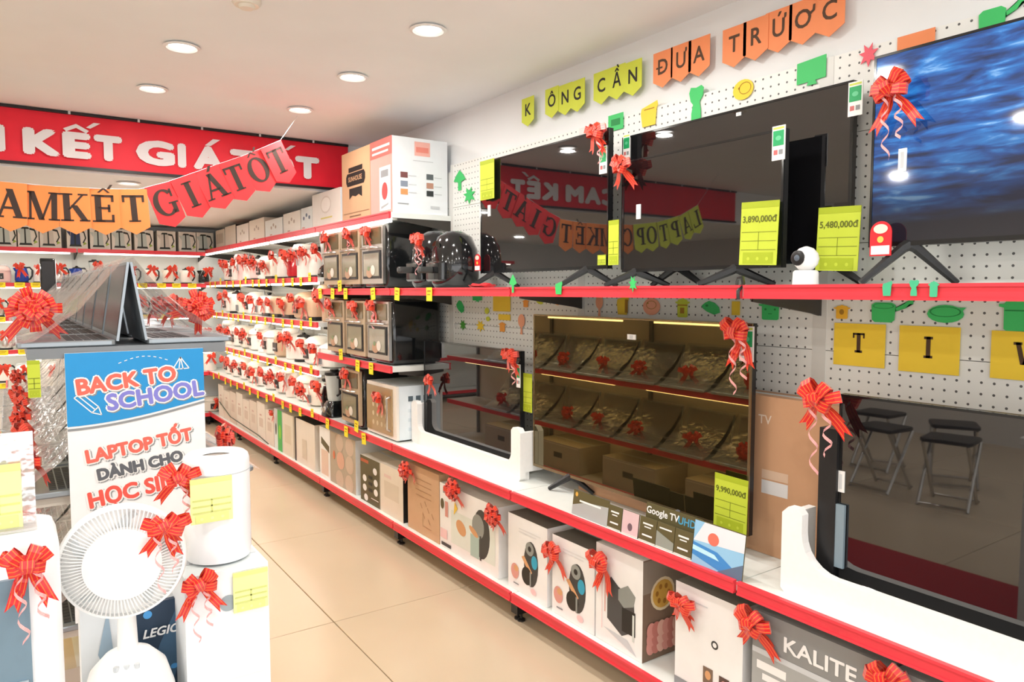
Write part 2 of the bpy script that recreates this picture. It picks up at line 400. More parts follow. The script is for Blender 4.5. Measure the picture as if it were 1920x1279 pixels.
# ------------------------------------------------------------------ shelving
SHELF = mat('shelf_enamel', (.80, .83, .80), .3)
UPR = M('#d8d8d4', .4)
def rail(parent, L_, m_=RAIL):
    """price rail along local x, front at y=0, top at z=0"""
    mb = MB().box(-L_/2+.006, L_/2-.006, 0, .012, -.040, .0); mb.box(-L_/2+.006, L_/2-.006, -.004, 0, -.008, 0); mb.box(-L_/2+.006, L_/2-.006, -.004, 0, -.040, -.034)
    return mb.mesh('price_rail', [m_])
RC = {}
def bay(label, loc, rz, L_, shelves, depth, ztop, tubes=(), wallpanels=True, foot=True, cat='shelving'):
    """local: x along the bay, front at y=0, back at y=depth"""
    o = thing('shelving_bay', label, cat, loc, rz, None)
    for z in shelves:
        k = ('s', L_, depth)
        if k not in RC: RC[k] = MB().box(-L_/2+.002, L_/2-.002, .012, depth, -.03, 0).mesh('shelf_board', [SHELF])
        link('shelf_board', RC[k], o, (0, 0, z))
        k = ('r', L_)
        if k not in RC: RC[k] = rail(None, L_)
        link('price_rail', RC[k], o, (0, 0, z+.004))
        if z > .3:
            k = ('b', depth)
            if k not in RC: RC[k] = MB().faces([(x, y, zz) for x in (-.002, .002) for y, zz in ((.05, -.03), (.05, -.045), (depth-.05, -.085), (depth, -.095), (depth, -.03))],
                                               [(0,1,2,3,4), (9,8,7,6,5)]+[(i, i+5, (i+1) % 5+5, (i+1) % 5) for i in range(5)]).mesh('bracket', [M('#3a3631', .5)])
            for sx in (-1, 1): link('bracket', RC[k], o, (sx*(L_/2-.004), 0, z))
        if z in tubes:
            k = ('t', L_)
            if k not in RC: RC[k] = MB().box(-L_/2+.06, L_/2-.06, .02, .045, -.05, -.031).mesh('light_tube', [LED])
            link('light_tube', RC[k], o, (0, 0, z))
    k = ('u', ztop)
    if k not in RC: RC[k] = MB().box(-.012, .012, depth-.0055, depth-.001, .03, ztop).mesh('upright', [UPR])
    for sx in (-1, 1): link('upright', RC[k], o, (sx*(L_/2-.012), 0, 0))
    if wallpanels:
        zs = [.13, .25, .59, .93, 1.27, 1.61, 1.95, 2.21]
        zs = [z for z in zs if z < ztop]+[ztop]
        for a, b_ in zip(zs, zs[1:]):
            k = ('p', L_, a, b_)
            if k not in RC: RC[k] = MB().box(-L_/2+.002, L_/2-.002, depth-.004, depth+.012, a+.001, b_-.001).mesh('pegboard_panel', [PEG])
            link('pegboard_panel', RC[k], o)
    if foot:
        k = ('f',)
        if k not in RC:
            mb = MB().box(-.012, .012, .02, .30, .035, .098); mb.lathe([(.018, 0), (.018, .008), (.006, .012), (.006, .036)], 10, c=(0, .05, 0)); RC[k] = mb.mesh('foot', [BLACK])
        for sx in (-1, 1): link('foot', RC[k], o, (sx*(L_/2-.012), 0, 0))
    return o
NEARS = [.13, .585, 1.475]
DS = [.13, .585, 1.03, 1.475, 1.905]
FARS = [.13, .585, .90, 1.24, 1.56, 1.905]
desc = {-1: ('white pegboard shelving bay with red rails at the right edge of the picture', NEARS), 0: ('white pegboard shelving bay with red rails holding the largest bottom-row television', NEARS),
        1: ('white pegboard shelving bay with red rails holding the small foam-cradled television', NEARS), 2: ('shelving bay holding black countertop ovens next to the televisions', DS),
        3: ('fourth shelving bay from the far corner, with white appliances and lit top shelf', FARS), 4: ('third shelving bay from the far corner along the long wall', FARS),
        5: ('second shelving bay from the far corner along the long wall', FARS)}
for k, (lab, ss) in desc.items():
    bay(lab, (D1, Y0+BAY*(k+.5), 0), -90, BAY, ss, DW-D1, 2.20 if k < 2 else (2.16 if k < 3 else 2.1), tubes=(1.905,)+tuple(z for z in ss if k > 2 and z > .6))
bay('short end shelving bay filling the far corner of the long wall', (D1, (Y0+BAY*6+BW)/2, 0), -90, BW-(Y0+BAY*6), FARS, DW-D1, 2.1, tubes=tuple(z for z in FARS if z > .6))
BS = [.13, .585, .90, 1.215, 1.54, 1.88]
for i, x in enumerate((1.17, -.03, -1.23)):
    bay(['back wall shelving bay beside the far corner, stocked with kettles', 'back wall shelving bay behind the laptop island, stocked with kettles', 'back wall shelving bay out of view past the picture edge'][i],
        (x, 8.40, 0), 0, BAY, BS, BW-8.40, 2.0, tubes=BS[2:])

# ------------------------------------------------------------------ bows, tags, cards
def bowparts(seed, style='butterfly', small=False):
    r = random.Random(seed); P = []
    def loop(ang, L_, w0, h_, tilt=0, segs=8):
        mb = MB(); d = Vector((math.cos(ang), 0, math.sin(ang))); d = (d*math.cos(tilt)+Vector((0, -1, 0))*math.sin(tilt)); n = Vector((0, -1, 0)); n = (n - d*n.dot(d)).normalized(); q = d.cross(n)
        cs, ws = [], []
        for i in range(segs+1):
            t = i/segs; cs.append(d*(L_*(1-math.cos(2*math.pi*t))/2)+n*(h_*math.sin(2*math.pi*t))+n*.012); ws.append(q*(w0*(.3+.7*math.sin(math.pi*t))))
        return mb.strip(cs, ws)
    def tail(ang, L_, w0):
        mb = MB(); d = Vector((math.cos(ang), 0, math.sin(ang))); q = Vector((0, -1, 0)).cross(d); cs, ws = [], []
        for i in range(5):
            t = i/4; cs.append(d*(L_*t)+Vector((0, -.008-.012*math.sin(3*t+seed), 0))); ws.append(q*(w0*(.4+.6*min(1, t*2))))
        mb.strip(cs, ws)
        e, we = cs[-1], ws[-1]; tip = d*(L_*.22)
        for sgn in (-1, 1): mb.poly([e, e+we*sgn, e+we*sgn+tip], 0, [(.5, 4), (.5+.5*sgn, 4), (.5+.5*sgn, 5)])
        return mb
    sg = 6 if small else 8
    if style == 'butterfly':
        for a, L_, tl_ in ((22, .068, .1), (158, .068, .1), (52, .06, .25), (128, .06, .25), (-14, .052, .3), (194, .052, .3), (75, .045, .8), (110, .045, .8)): P.append(('loop', loop(R(a+r.uniform(-12, 12)), L_*r.uniform(.85, 1.1), .0145, r.uniform(.014, .022), tl_+r.uniform(0, .25), sg)))
        for a in (-62, -118): P.append(('tail', tail(R(a+r.uniform(-12, 12)), r.uniform(.075, .10), .0135)))
        P.append(('tail', tail(R(-80+r.uniform(-35, 35)), .06, .012)))
    else:
        N = 16 if small else 26
        for i in range(N):
            a = 2*math.pi*i*.382; tl_ = R(8+70*(i/N)); P.append(('loop', loop(a, .055+.012*r.random(), .013, .012, tl_, sg)))
        for a in (-50, -125): P.append(('tail', tail(R(a+r.uniform(-12, 12)), .085, .012)))
    k = MB(); k.rr(.022, .02, [(-.013, .004), (-.008, 0), (.008, 0), (.013, .004)], .006, seg=2, cy=-.014); P.append(('knot', k))
    return P
def curl(seed, L_=.13):
    mb = MB(); cs, ws = [], []
    for i in range(22):
        t = i/21; a = seed+t*16; cs.append((.010*math.cos(a)+.01*t, -.012+.010*math.sin(a), -.01-L_*t)); ws.append((.0008, .0, .0042))
    return mb.strip(cs, ws)
BOWN = [0]
def bow(loc, rz, label, s=1, style='butterfly', near=True, curls=0, tilt=0, group='red gift bows'):
    v = BOWN[0] % 4; BOWN[0] += 1
    if near:
        def mk():
            o = thing('bow', '', '')
            for n, mb in bowparts(v*7+1, style): mb.build(n, RIB, o, 60)
            for c in range(curls): mb = curl(v+c*2.1, .12+.05*c); x = mb.build('curl', CURLM, o); x.location = ((-1)**c*.018, -.004, 0)
            return o
        o = place(('bow', v, style, curls), mk, loc, rz, label, 'bow', group, s)
    else:
        k = ('fb', v, style)
        if k not in PROTO:
            mb = MB()
            for n, x in bowparts(v*7+1, style, True): mb.add(x)
            PROTO[k] = mb.mesh('bow', [RIB], 60)
        o = link('bow', PROTO[k]); o.location = loc; o.rotation_euler = (0, 0, R(rz)); o.scale = (s, s, s); tag(o, label, 'bow', group)
    o.rotation_euler[1] = tilt
    return o
def pricetag(loc, rz, label, w_=.046, h_=.058, tilt=0):
    k = ('tag', w_, h_)
    if k not in PROTO:
        mb = MB().plate([(-w_/2, -h_), (w_/2, -h_), (w_/2, 0), (-w_/2, 0)], -.0016, 0, 0)
        mb.rect(-w_*.32, w_*.32, -h_*.34, -h_*.2, -.002, 1); mb.rect(-w_*.32, w_*.2, -h_*.56, -h_*.47, -.002, 1)
        PROTO[k] = mb.mesh('price_tag', [YTAG, M('#b58a1e', .6)])
    o = link('price_tag', PROTO[k]); o.location = loc; o.rotation_euler = (0, tilt, R(rz)); return tag(o, label, 'price tag', 'yellow shelf price tags')
def pricecard(loc, rz, w_, h_, price, label, tilt=0):
    o = thing('price_card', label, 'price card', loc, rz, 'lime price cards'); o.rotation_euler[1] = tilt
    MB().plate([(-w_/2, 0), (w_/2, 0), (w_/2, h_), (-w_/2, h_)], -.002, 0).build('card', LIME, o)
    mb = MB(); y = -.0026; dk = .004
    mb.rect(-w_/2, w_/2, h_*.9, h_, y, 0)
    for z in (.52, .38, .24): mb.rect(-w_*.46, w_*.46, h_*z-.001, h_*z+.001, y, 1)
    mb.rect(-.001, .001, h_*.24, h_*.52, y, 1); mb.rect(-w_*.4, w_*.4, 0.02*h_, .2*h_, y, 0)
    for x in (-.25, 0, .25): mb.ell(x*w_, h_*.1, w_*.04, w_*.04, y-.0004, 2)
    mb.build('print', [M('#a3b321', .6), M('#7c8720', .6), LIME], o)
    if price: text(price, w_*.2, M('#5d6418', .6), o, (0, -.003, h_*.72), offset=.0006)
    return o

# ================================================================== televisions
def tv(name, label, Xp, ya, yb, z0, z1, zs, scr, legs=(.25, .75), warm=None, th=.05, legd=.09):
    """ya = far (left) edge, yb = near (right) edge; zs = shelf height the legs stand on"""
    W, Hh = ya-yb, z1-z0
    o = thing('television', label, 'television', (Xp, (ya+yb)/2, zs), -90)
    b = z0-zs
    mb = MB().box(-W/2, W/2, .006, .026, b, b+Hh); mb.box(-W*.36, W*.36, .026, th, b+.03, b+Hh*.6)
    mb.build('housing', BLACK, o)
    f = MB(); e = .007
    f.box(-W/2, W/2, 0, .006, b, b+e*1.8); f.box(-W/2, W/2, 0, .006, b+Hh-e, b+Hh); f.box(-W/2, -W/2+e, 0, .006, b+e*1.8, b+Hh-e); f.box(W/2-e, W/2, 0, .006, b+e*1.8, b+Hh-e)
    f.build('bezel', warm or GLOSSBLACK, o)
    MB().box(-W/2+e, W/2-e, .002, .006, b+e*1.8, b+Hh-e).build('screen', scr, o)
    if legs:
        for q in legs:
            x = -W/2+q*W; l = MB()
            for sg in (-1, 1): l.tube([(x, .012, b+.004), (x+sg*.012, .012+sg*.012, b-.006), (x+sg*.085, .012+sg*legd, .008)], [.017, .015, .009], 6)
            l.build('leg', BLACK, o)
    return o, W, Hh, b
def sticker(parent, x, z, w_, h_, kind):
    mb = MB(); y = -.0012
    mb.plate([(x-w_/2, z-h_/2), (x+w_/2, z-h_/2), (x+w_/2, z+h_/2), (x-w_/2, z+h_/2)], y, .002, 0)
    if kind == 'energy':
        mb.rect(x-w_*.42, x+w_*.42, z-h_*.08, z+h_*.36, y-.0006, 1); mb.rect(x-w_*.42, x+w_*.42, z+h_*.4, z+h_*.46, y-.0006, 2)
        mb.ell(x, z+.14*h_, w_*.22, w_*.16, y-.001, 3); mb.rect(x-w_*.35, x-.05*w_, z-h_*.34, z-h_*.2, y-.0006, 4); mb.rect(x+w_*.05, x+.35*w_, z-h_*.34, z-h_*.2, y-.0006, 5)
        return mb.build('energy_label', [WHITE, M('#1fa562', .5), M('#cbd95a', .5), M('#63c893', .5), M('#c86a6a', .5), GREY], parent)
    mb.rect(x-w_*.2, x+w_*.2, z-h_*.35, z+h_*.35, y-.0006, 1)
    return mb.build('barcode_sticker', [WHITE, LGREY], parent)
def on(o_tv, px, py, X_):
    """local (x,z) of a pixel on a wall-facing thing"""
    q = hx(px, py, X_); return (o_tv.location.y-q.y, q.z-o_tv.location.z)

ZU, ZM = 1.475, .585
t1, W, Hh, b = tv('television', 'black television reflecting the red banner, far one on the upper shelf', 2.0, 3.19, 2.222, 1.553, 2.115, ZU, SCREEN, (.12, .86))
sticker(t1, *on(t1, 917, 395, 2.0), .022, .055, 'bar'); sticker(t1, *on(t1, 1131, 300, 2.0), .045, .11, 'energy')
t2, W, Hh, b = tv('television', 'smaller black television overlapping the one behind it on the upper shelf', 1.98, 2.118, 1.40, 1.535, 1.962, ZU, SCREEN, (.1, .75))
sticker(t2, *on(t2, 1197, 397, 1.98), .022, .055, 'bar'); sticker(t2, *on(t2, 1460, 268, 1.98), .046, .105, 'energy')
t3, W, Hh, b = tv('television', 'black television partly hidden behind the smaller upper television', 2.09, 2.24, 1.246, 1.55, 2.088, ZU, SCREEN, (.3, .93), th=.045, legd=.05)
sticker(t3, *on(t3, 1604, 185, 2.09), .045, .10, 'energy'); sticker(t3, *on(t3, 1175, 275, 2.09), .04, .10, 'energy'); sticker(t3, *on(t3, 1385, 214, 2.09), .02, .012, 'bar')
t4, W, Hh, b = tv('television', 'television showing rippling blue sea at the right edge of the upper shelf', 2.02, 1.145, -.08, 1.585, 2.115, ZU, seascreen(), (.09, .8))
sticker(t4, *on(t4, 1692, 300, 2.02), .022, .062, 'bar')
t5, W, Hh, b = tv('television', 'large television with brown reflections on the lower shelf', 1.97, 2.688, 1.495, .655, 1.357, ZM, WARMSCREEN, (.22, .75), M('#8a7a5e', .25, metal=.8), legd=.055)
sticker(t5, *on(t5, 1184, 632, 1.97), .045, .02, 'bar'); sticker(t5, *on(t5, 1400, 645, 1.97), .055, .115, 'energy')
t6, W, Hh, b = tv('television', 'small black television cradled in white foam on the lower shelf', 1.965, 3.755, 2.785, .637, 1.18, ZM, SCREEN, None)
sticker(t6, *on(t6, 972, 705, 1.965), .03, .11, 'energy')
t7, W, Hh, b = tv('television', 'big black television resting in white foam at the lower right', 1.90, 1.145, -.10, .64, 1.175, ZM, SCREEN, None)
sticker(t7, *on(t7, 1577, 903, 1.90), .02, .06, 'bar')
MB().box(-W/2-.05, -W/2+.004, -.012, .04, .02, .49).build('corner_guard', BLACK, t7)
MB().box(-W/2+.004, -W/2+.03, -.010, -.001, .1, .28).build('edge_film', M('#7d8f9a', .2), t7)

def foam(label, Xf, ya, yb, zr, zw, wing, curve, th=.10):
    """U shaped foam cradle: low front rim between two wings with curved shoulders"""
    L_ = ya-yb; o = thing('foam_cradle', label, 'packaging foam', (Xf, (ya+yb)/2, ZM), -90)
    pts = [(-L_/2+.012, 0), (L_/2-.012, 0), (L_/2, .012), (L_/2, zw-.02), (L_/2-.02, zw), (L_/2-wing+.015, zw), (L_/2-wing, zw-.015)]
    for i in range(7):
        a = R(180+90*(1-i/6)); pts.append((L_/2-wing-curve-.0+curve*math.cos(R(-90*i/6)), zr+curve+curve*math.sin(R(-90*i/6))))
    for i in range(7): pts.append((-L_/2+wing+curve-curve*math.sin(R(90*i/6)), zr+curve-curve*math.cos(R(90*i/6))))
    pts += [(-L_/2+wing, zw-.015), (-L_/2+wing-.015, zw), (-L_/2+.02, zw), (-L_/2, zw-.02), (-L_/2, .012)]
    n = len(pts); mb = MB(); mb.plate(pts, -.0, .03); mb.build('front_wall', FOAM, o)
    mb = MB(); mb.box(-L_/2+.012, L_/2-.012, .03, .06, 0, .04)
    mb.build('cradle_floor', FOAM, o)
    for sx in (-1, 1):
        x0, x1 = sorted((sx*(L_/2), sx*(L_/2-wing*.4)))
        MB().box(x0+.001, x1-.001, .03, .06+.07, .04, zw-.02).build('end_block', FOAM, o)
    return o
foam('white foam cradle holding the small television', 1.905, 3.80, 2.70, .075, .245, .075, .05)
foam('long white foam cradle holding the big television at the lower right', 1.83, 1.27, -.2, .085, .255, .065, .10)

# price cards on the televisions
def card_at(px0, py0, px1, py1, X_, price, label, tilt=0):
    a, b_ = hx(px0, py1, X_), hx(px1, py1, X_); c = hx((px0+px1)/2, py0, X_); m_ = hx((px0+px1)/2, py1, X_)
    return pricecard((X_, (a.y+b_.y)/2, m_.z), -90, a.y-b_.y, c.z-m_.z, price, label, tilt)
card_at(1386, 378, 1456, 497, 1.955, '3,890,000đ', 'lime price card reading 3,890,000 taped to the smaller upper television', R(2))
card_at(1529, 388, 1608, 508, 2.06, '5,480,000đ', 'lime price card reading 5,480,000 beside the small white camera', R(2))
card_at(1338, 893, 1400, 995, 1.945, '9,990,000đ', 'lime price card reading 9,990,000 on the large lower television', R(1))
card_at(901, 300, 927, 374, 1.985, '', 'lime price card at the far top corner of the banner-reflecting television', 0)
card_at(1141, 413, 1160, 497, 1.985, '', 'narrow lime price card between the two upper televisions', 0)
card_at(976, 700, 998, 772, 1.985, '', 'lime price card between the foam-cradled and the large televisions', 0)
card_at(1121, 478, 1136, 497, 1.985, '', 'tiny yellow card at the lower corner of the banner-reflecting television', 0)

# ================================================================== cartons
def carton(label, ya, yb, z0, z1, X0=1.815, depth=.26, body=WHITE, front=None, side=None, top=None, rz=-90, name='carton', cat='box', loc=None, W=None, group=None, flaps=True):
    """box facing -x on the long wall; returns the thing with helpers for prints; x in -W/2..W/2, z in 0..h"""
    W = W or ya-yb; h_ = z1-z0
    o = thing(name, label, cat, loc or (X0, (ya+yb)/2, z0), rz, group)
    mb = MB(); mb.box(-W/2, W/2, 0, depth, 0, h_)
    if front: mb.mi[2] = 1
    if side: mb.mi[3] = 2
    if top: mb.mi[1] = 3
    mb.build('body', [body, front or body, side or body, top or body], o)
    if flaps:
        s_ = MB().box(-W/2+.004, W/2-.004, depth/2-.012, depth/2+.012, h_, h_+.0008); s_.build('tape', M('#cbb58e', .3) if body is CARD else LGREY, o)
    return o, W, h_
def prints(o, items, y=-.0008, name='print', mats=None):
    """items: (shape, material, args...) on the front"""
    ms = []; mb = MB(); k = 0
    for it in items:
        yy = y-.00015*k; k += 1
        big = it[0] == 'r' and (it[3]-it[2])*(it[5]-it[4]) > .0008 or it[0] == 'e' and it[4]*it[5] > .0003 or it[0] == 'p' and len(it[2]) > 0 and (max(p[0] for p in it[2])-min(p[0] for p in it[2]))*(max(p[1] for p in it[2])-min(p[1] for p in it[2])) > .001
        t = MB() if big else mb
        if big: i = 0
        else:
            if it[1] not in ms: ms.append(it[1])
            i = ms.index(it[1])
        if it[0] == 'r': t.rect(it[2], it[3], it[4], it[5], yy, i)
        elif it[0] == 'e': t.ell(it[2], it[3], it[4], it[5], yy, i, rot=it[6] if len(it) > 6 else 0)
        elif it[0] == 'p': t.poly([(x, yy, z) for x, z in it[2]], i)
        if big: t.build('printed_panel', it[1], o)
    if mb.f: mb.build(name, ms, o)
def sideprints(o, W, items, depth):
    """items on the +x (camera-facing) side: coordinates (y along depth, z)"""
    ms = []; mb = MB()
    for k, it in enumerate(items):
        if it[1] not in ms: ms.append(it[1])
        i = ms.index(it[1]); x = W/2+.0008+.00015*k
        if it[0] == 'r': mb.poly([(x, it[2], it[4]), (x, it[3], it[4]), (x, it[3], it[5]), (x, it[2], it[5])], i)
        else: mb.poly([(x, it[2]+it[4]*math.cos(q), it[3]+it[5]*math.sin(q)) for q in [2*math.pi*j/18 for j in range(18)]], i)
    return mb.build('side_print', ms, o)

OLIVE = M('#5b5435', .5); FOOD = M('#d6a070', .6); PINKF = M('#d99a8e', .6); DKG = M('#3c3d3c', .4); TEAL = M('#2f9fc0', .4); PALEP = M('#efc9c9', .6); WOOD = M('#7c6655', .7); SILV = M('#8f948f', .4)
ZB = .131
# air fryer cartons on the base shelf
o, W, h = carton('wide white air fryer carton with food picture beside the brown carton', 3.30, 2.745, ZB, .468, body=WHITE, top=M('#e9e7e2'))
prints(o, [('r', M('#dfe6de'), -.16, .25, .05, .22), ('e', DKG, .13, .17, .075, .12), ('e', SILV, .10, .20, .055, .06), ('r', M('#a9c0b8'), .03, .11, .04, .15), ('r', DKG, .115, .13, .04, .16), ('e', FOOD, -.06, .15, .05, .035, -.4), ('e', FOOD, .06, .165, .045, .016, -.4),
           ('e', OLIVE, -.25, .23, .018, .028), ('r', PALEP, -.27, -.2, .05, .1), ('r', PINKF, -.22, -.19, .17, .25), ('r', GREY, -.24, -.2, .29, .32), ('r', DKG, -.26, -.16, .012, .03), ('p', M('#f0c94a'), [(-.13, .20), (-.09, .24), (-.12, .27)])])
ob, Wb, hb = carton('orange-red carton behind the wide air fryer carton', 3.12, 2.70, ZB, .54, X0=2.085, depth=.075, body=M('#e2502a'))
def fryer_prints(o, dx=0, sc_=1):
    prints(o, [('e', DKG, dx+.03, .15, .052*sc_, .10*sc_), ('e', SILV, dx+.02, .215, .03*sc_, .03*sc_), ('e', BLACK, dx+.02, .215, .012, .012), ('e', TEAL, dx+.055, .165, .022*sc_, .03*sc_), ('p', FOOD, [(dx-.04, .165), (dx-.02, .175), (dx+.04, .115), (dx+.025, .10)]),
               ('e', M('#26261f'), dx+.0, .09, .038, .04), ('r', SILV, dx+.022, dx+.032, .05, .115), ('e', PINKF, dx-.09, .085, .03, .035), ('e', FOOD, dx-.08, .10, .018, .014), ('r', M('#dcdcdc'), dx-.06, dx+.10, .285, .289), ('r', M('#dcdcdc'), dx-.06, dx+.07, .272, .276), ('r', GREY, dx-.1, dx-.06, .028, .034), ('e', PALEP, dx+.05, .035, .02, .014)])
GT = M('#77736b')
o, W, h = carton('white air fryer carton with a grey lid, nearer the wide carton', 2.665, 2.375, ZB, .47, body=WHITE, top=GT); fryer_prints(o)
o, W, h = carton('white air fryer carton holding two bows, in the middle of the base row', 2.34, 2.075, ZB, .46, body=WHITE, top=GT); fryer_prints(o)
o2, W2, h2 = carton('dark carton standing behind the air fryer cartons', 2.60, 2.2, ZB, .53, X0=2.085, depth=.075, body=M('#3b2b2b'))
o, W, h = carton('white square fryer carton with a food-photo side', 2.066, 1.815, ZB, .505, body=WHITE, side=WOOD)
prints(o, [('p', M('#4a4a4a'), [(-.06, .10), (-.06, .24), (-.04, .265), (.0, .24), (.08, .22), (.09, .10), (.02, .06)]), ('p', SILV, [(.0, .23), (.0, .19), (.03, .17), (.08, .19), (.09, .23), (.05, .26)]), ('r', BLACK, .02, .09, .08, .17), ('r', M('#cfd6d2'), .075, .085, .06, .16), ('p', PINKF, [(-.075, .12), (-.07, .12), (-.07, .25), (-.075, .25)]), ('p', LGREY, [(-.08, .06), (.1, .01), (.05, .055)]), ('r', PALEP, -.09, -.087, .05, .26)])
ms_ = sideprints(o, W, [('r', M('#8f8377'), .0, .26, .25, .37), ('e', M('#e9d9b8'), .10, .235, .062, .062), ('e', M('#d6a94f'), .10, .235, .052, .052)] + [('e', M('#a8762e'), .10+.03*math.cos(q), .235+.03*math.sin(q), .008, .01) for q in range(6)] + [('e', M(('#d8958a', '#c77c72', '#e4b3a4')[i % 3]), .04+.026*(i % 6), .05+.03*(i//6), .022, .03) for i in range(18)], .26)
o, W, h = carton('plain white carton with a dark lid and two small food pictures', 1.66, 1.385, ZB, .49, body=WHITE, top=GT)
prints(o, [('e', DKG, .03, .20, .014, .014), ('e', WHITE, .03, .20, .008, .008), ('r', WOOD, -.015, .025, .06, .115), ('e', FOOD, .005, .09, .012, .015), ('r', M('#5b463f'), .05, .09, .055, .11), ('e', PINKF, .07, .085, .012, .014), ('r', LGREY, -.11, -.0, .31, .314), ('r', GREY, -.1375, -.0, .0, .03)])
o, W, h = carton('grey carton printed KALITE in white capitals at the bottom right', 1.35, .935, ZB, .505, body=M('#8b8c8b'), side=M('#9a9b9a'))
prints(o, [('r', LGREY, -.2075, .2075, .245, .262), ('r', M('#a4a6a5'), -.2075, .2075, 0, .245), ('r', WHITE, -.19, -.09, .2, .225), ('r', WHITE, -.17, -.05, .17, .19), ('r', M('#6f706f'), -.02, .02, .13, .21), ('r', LGREY, .04, .18, .12, .2), ('r', LGREY, -.19, -.12, .09, .10), ('r', LGREY, -.19, -.1, .07, .078)])
text('KALITE', .062, WHITE, o, (.01, -.002, .305), offset=.0016, sx=1.15)
o, W, h = carton('second grey carton at the bottom right corner of the picture', .92, .5, ZB, .505, body=M('#8b8c8b'))
prints(o, [('r', LGREY, -.21, .21, .245, .262)])
text('KALITE', .062, WHITE, o, (.01, -.002, .305), offset=.0016, sx=1.15)
# toward the corner
o, W, h = carton('brown cardboard carton with line drawings behind a red bow', 3.675, 3.31, ZB, .50, body=CARD, depth=.3)
prints(o, [('p', M('#a8805c'), [(x0, z0), (x0+.02, z0-.025), (x0+.024, z0-.021), (x0+.004, z0+.004)]) for x0, z0 in ((-.03, .17), (.02, .19), (.05, .16), (.0, .12), (.06, .1), (.1, .14))] + [('r', M('#a8805c'), -.08, .1, z, z+.003) for z in (.3, .27, .24, .21)] + [('r', M('#a8805c'), .0, .1, .05, .053), ('r', M('#a8805c'), .0, .003, .05, .13)])
o, W, h = carton('plain white carton with faint print between olive and brown cartons', 4.045, 3.735, ZB, .425, body=M('#e5dccd'), side=BLACK)  # black side stands in for the shade in the gap to the brown carton
prints(o, [('r', M('#d8cdbb'), -.1, .1, .1, .2), ('r', M('#e2c9c0'), -.1, .0, .22, .24)])
o, W, h = carton('olive printed carton with white cookware icons', 4.35, 4.055, ZB, .42, body=M('#d9d2c4'), front=OLIVE)
prints(o, [('r', M('#c0603a'), -.14, -.02, .25, .27)] + [('e', WHITE, x, z, .03, .022) for x, z in ((-.08, .15), (-.08, .09), (.08, .22), (.09, .15), (.09, .09), (-.06, .03))] + [('r', M('#2c2a1c'), -.02, .04, z, z+.02) for z in (.08, .12, .16)] + [('r', WHITE, .02, .13, .04, .045)])
o, W, h = carton('grey-beige carton printed with round cookware discs', 5.09, 4.43, ZB, .49, body=M('#dfe3e6'), front=M('#b6a995'), depth=.3)
prints(o, [('e', M('#cdb8a4'), x, z, .07, .06) for x, z in ((.05, .3), (.23, .3), (.05, .05), (.22, .05), (.23, .18))] + [('e', M('#dcae96'), .07, .18, .07, .06), ('r', WHITE, -.33, -.12, 0, .36), ('p', OLIVE, [(-.3, .29), (-.14, .24), (-.14, .19), (-.3, .24)]), ('r', M('#e2c9b8'), -.3, -.16, .02, .2), ('e', M('#d97a52'), -.05, .2, .02, .03)])
o, W, h = carton('white carton with black corner edges on the base row', 5.66, 5.20, ZB, .475, body=M('#e6ddd0'), top=BLACK)
prints(o, [('r', BLACK, -.23, -.19, 0, .344)] + [('e', M('#4a4a46'), -.21, .05+.06*i, .012, .015) for i in range(5)] + [('r', M('#d5c8b6'), -.05, .05, .05, .2)])
o, W, h = carton('cream carton next to the green one on the base row', 5.97, 5.70, ZB, .47, body=M('#e4dbc8'))
prints(o, [('r', M('#d8ccb4'), -.08, .08, .1, .25)])
o, W, h = carton('white carton with a bright green panel on the base row', 6.20, 5.985, ZB, .475, body=M('#dfe4e2'), front=M('#dfe4e2'))
prints(o, [('r', M('#4fb75c'), -.01, .1075, 0, .344), ('e', M('#8ccf3f'), .05, .16, .03, .06), ('e', M('#4a4f4a'), -.06, .17, .02, .05)])
ys = [6.22, 6.47, 6.73, 6.98, 7.22, 7.47, 7.72, 7.98, 8.22]
for i, (a, c) in enumerate(zip(ys, ys[1:])):
    o, W, h = carton('pale pink-beige carton, %s from the far corner on the base shelf' % ordn(len(ys)-2-i), c-.012, a, ZB, .43+.02*((i*5) % 3), body=M(('#e3d6c8', '#e6dccf', '#decfc0')[i % 3]), group='pale cartons on the base shelf')
    prints(o, [('r', M('#d2bfb0'), -.06, .06, .12, .2), ('r', M('#c9a79b'), -.04, .02, .22, .235)])
mb = MB().tube([(1.80, 8.1, .29), (1.79, 7.6, .2), (1.79, 7.0, .185), (1.785, 6.6, .18), (1.79, 6.3, .15)], .005)
tag(mb.build('cable', M('#4b5547', .5)), 'thin dark cable lying along the base cartons toward the corner', 'cable')

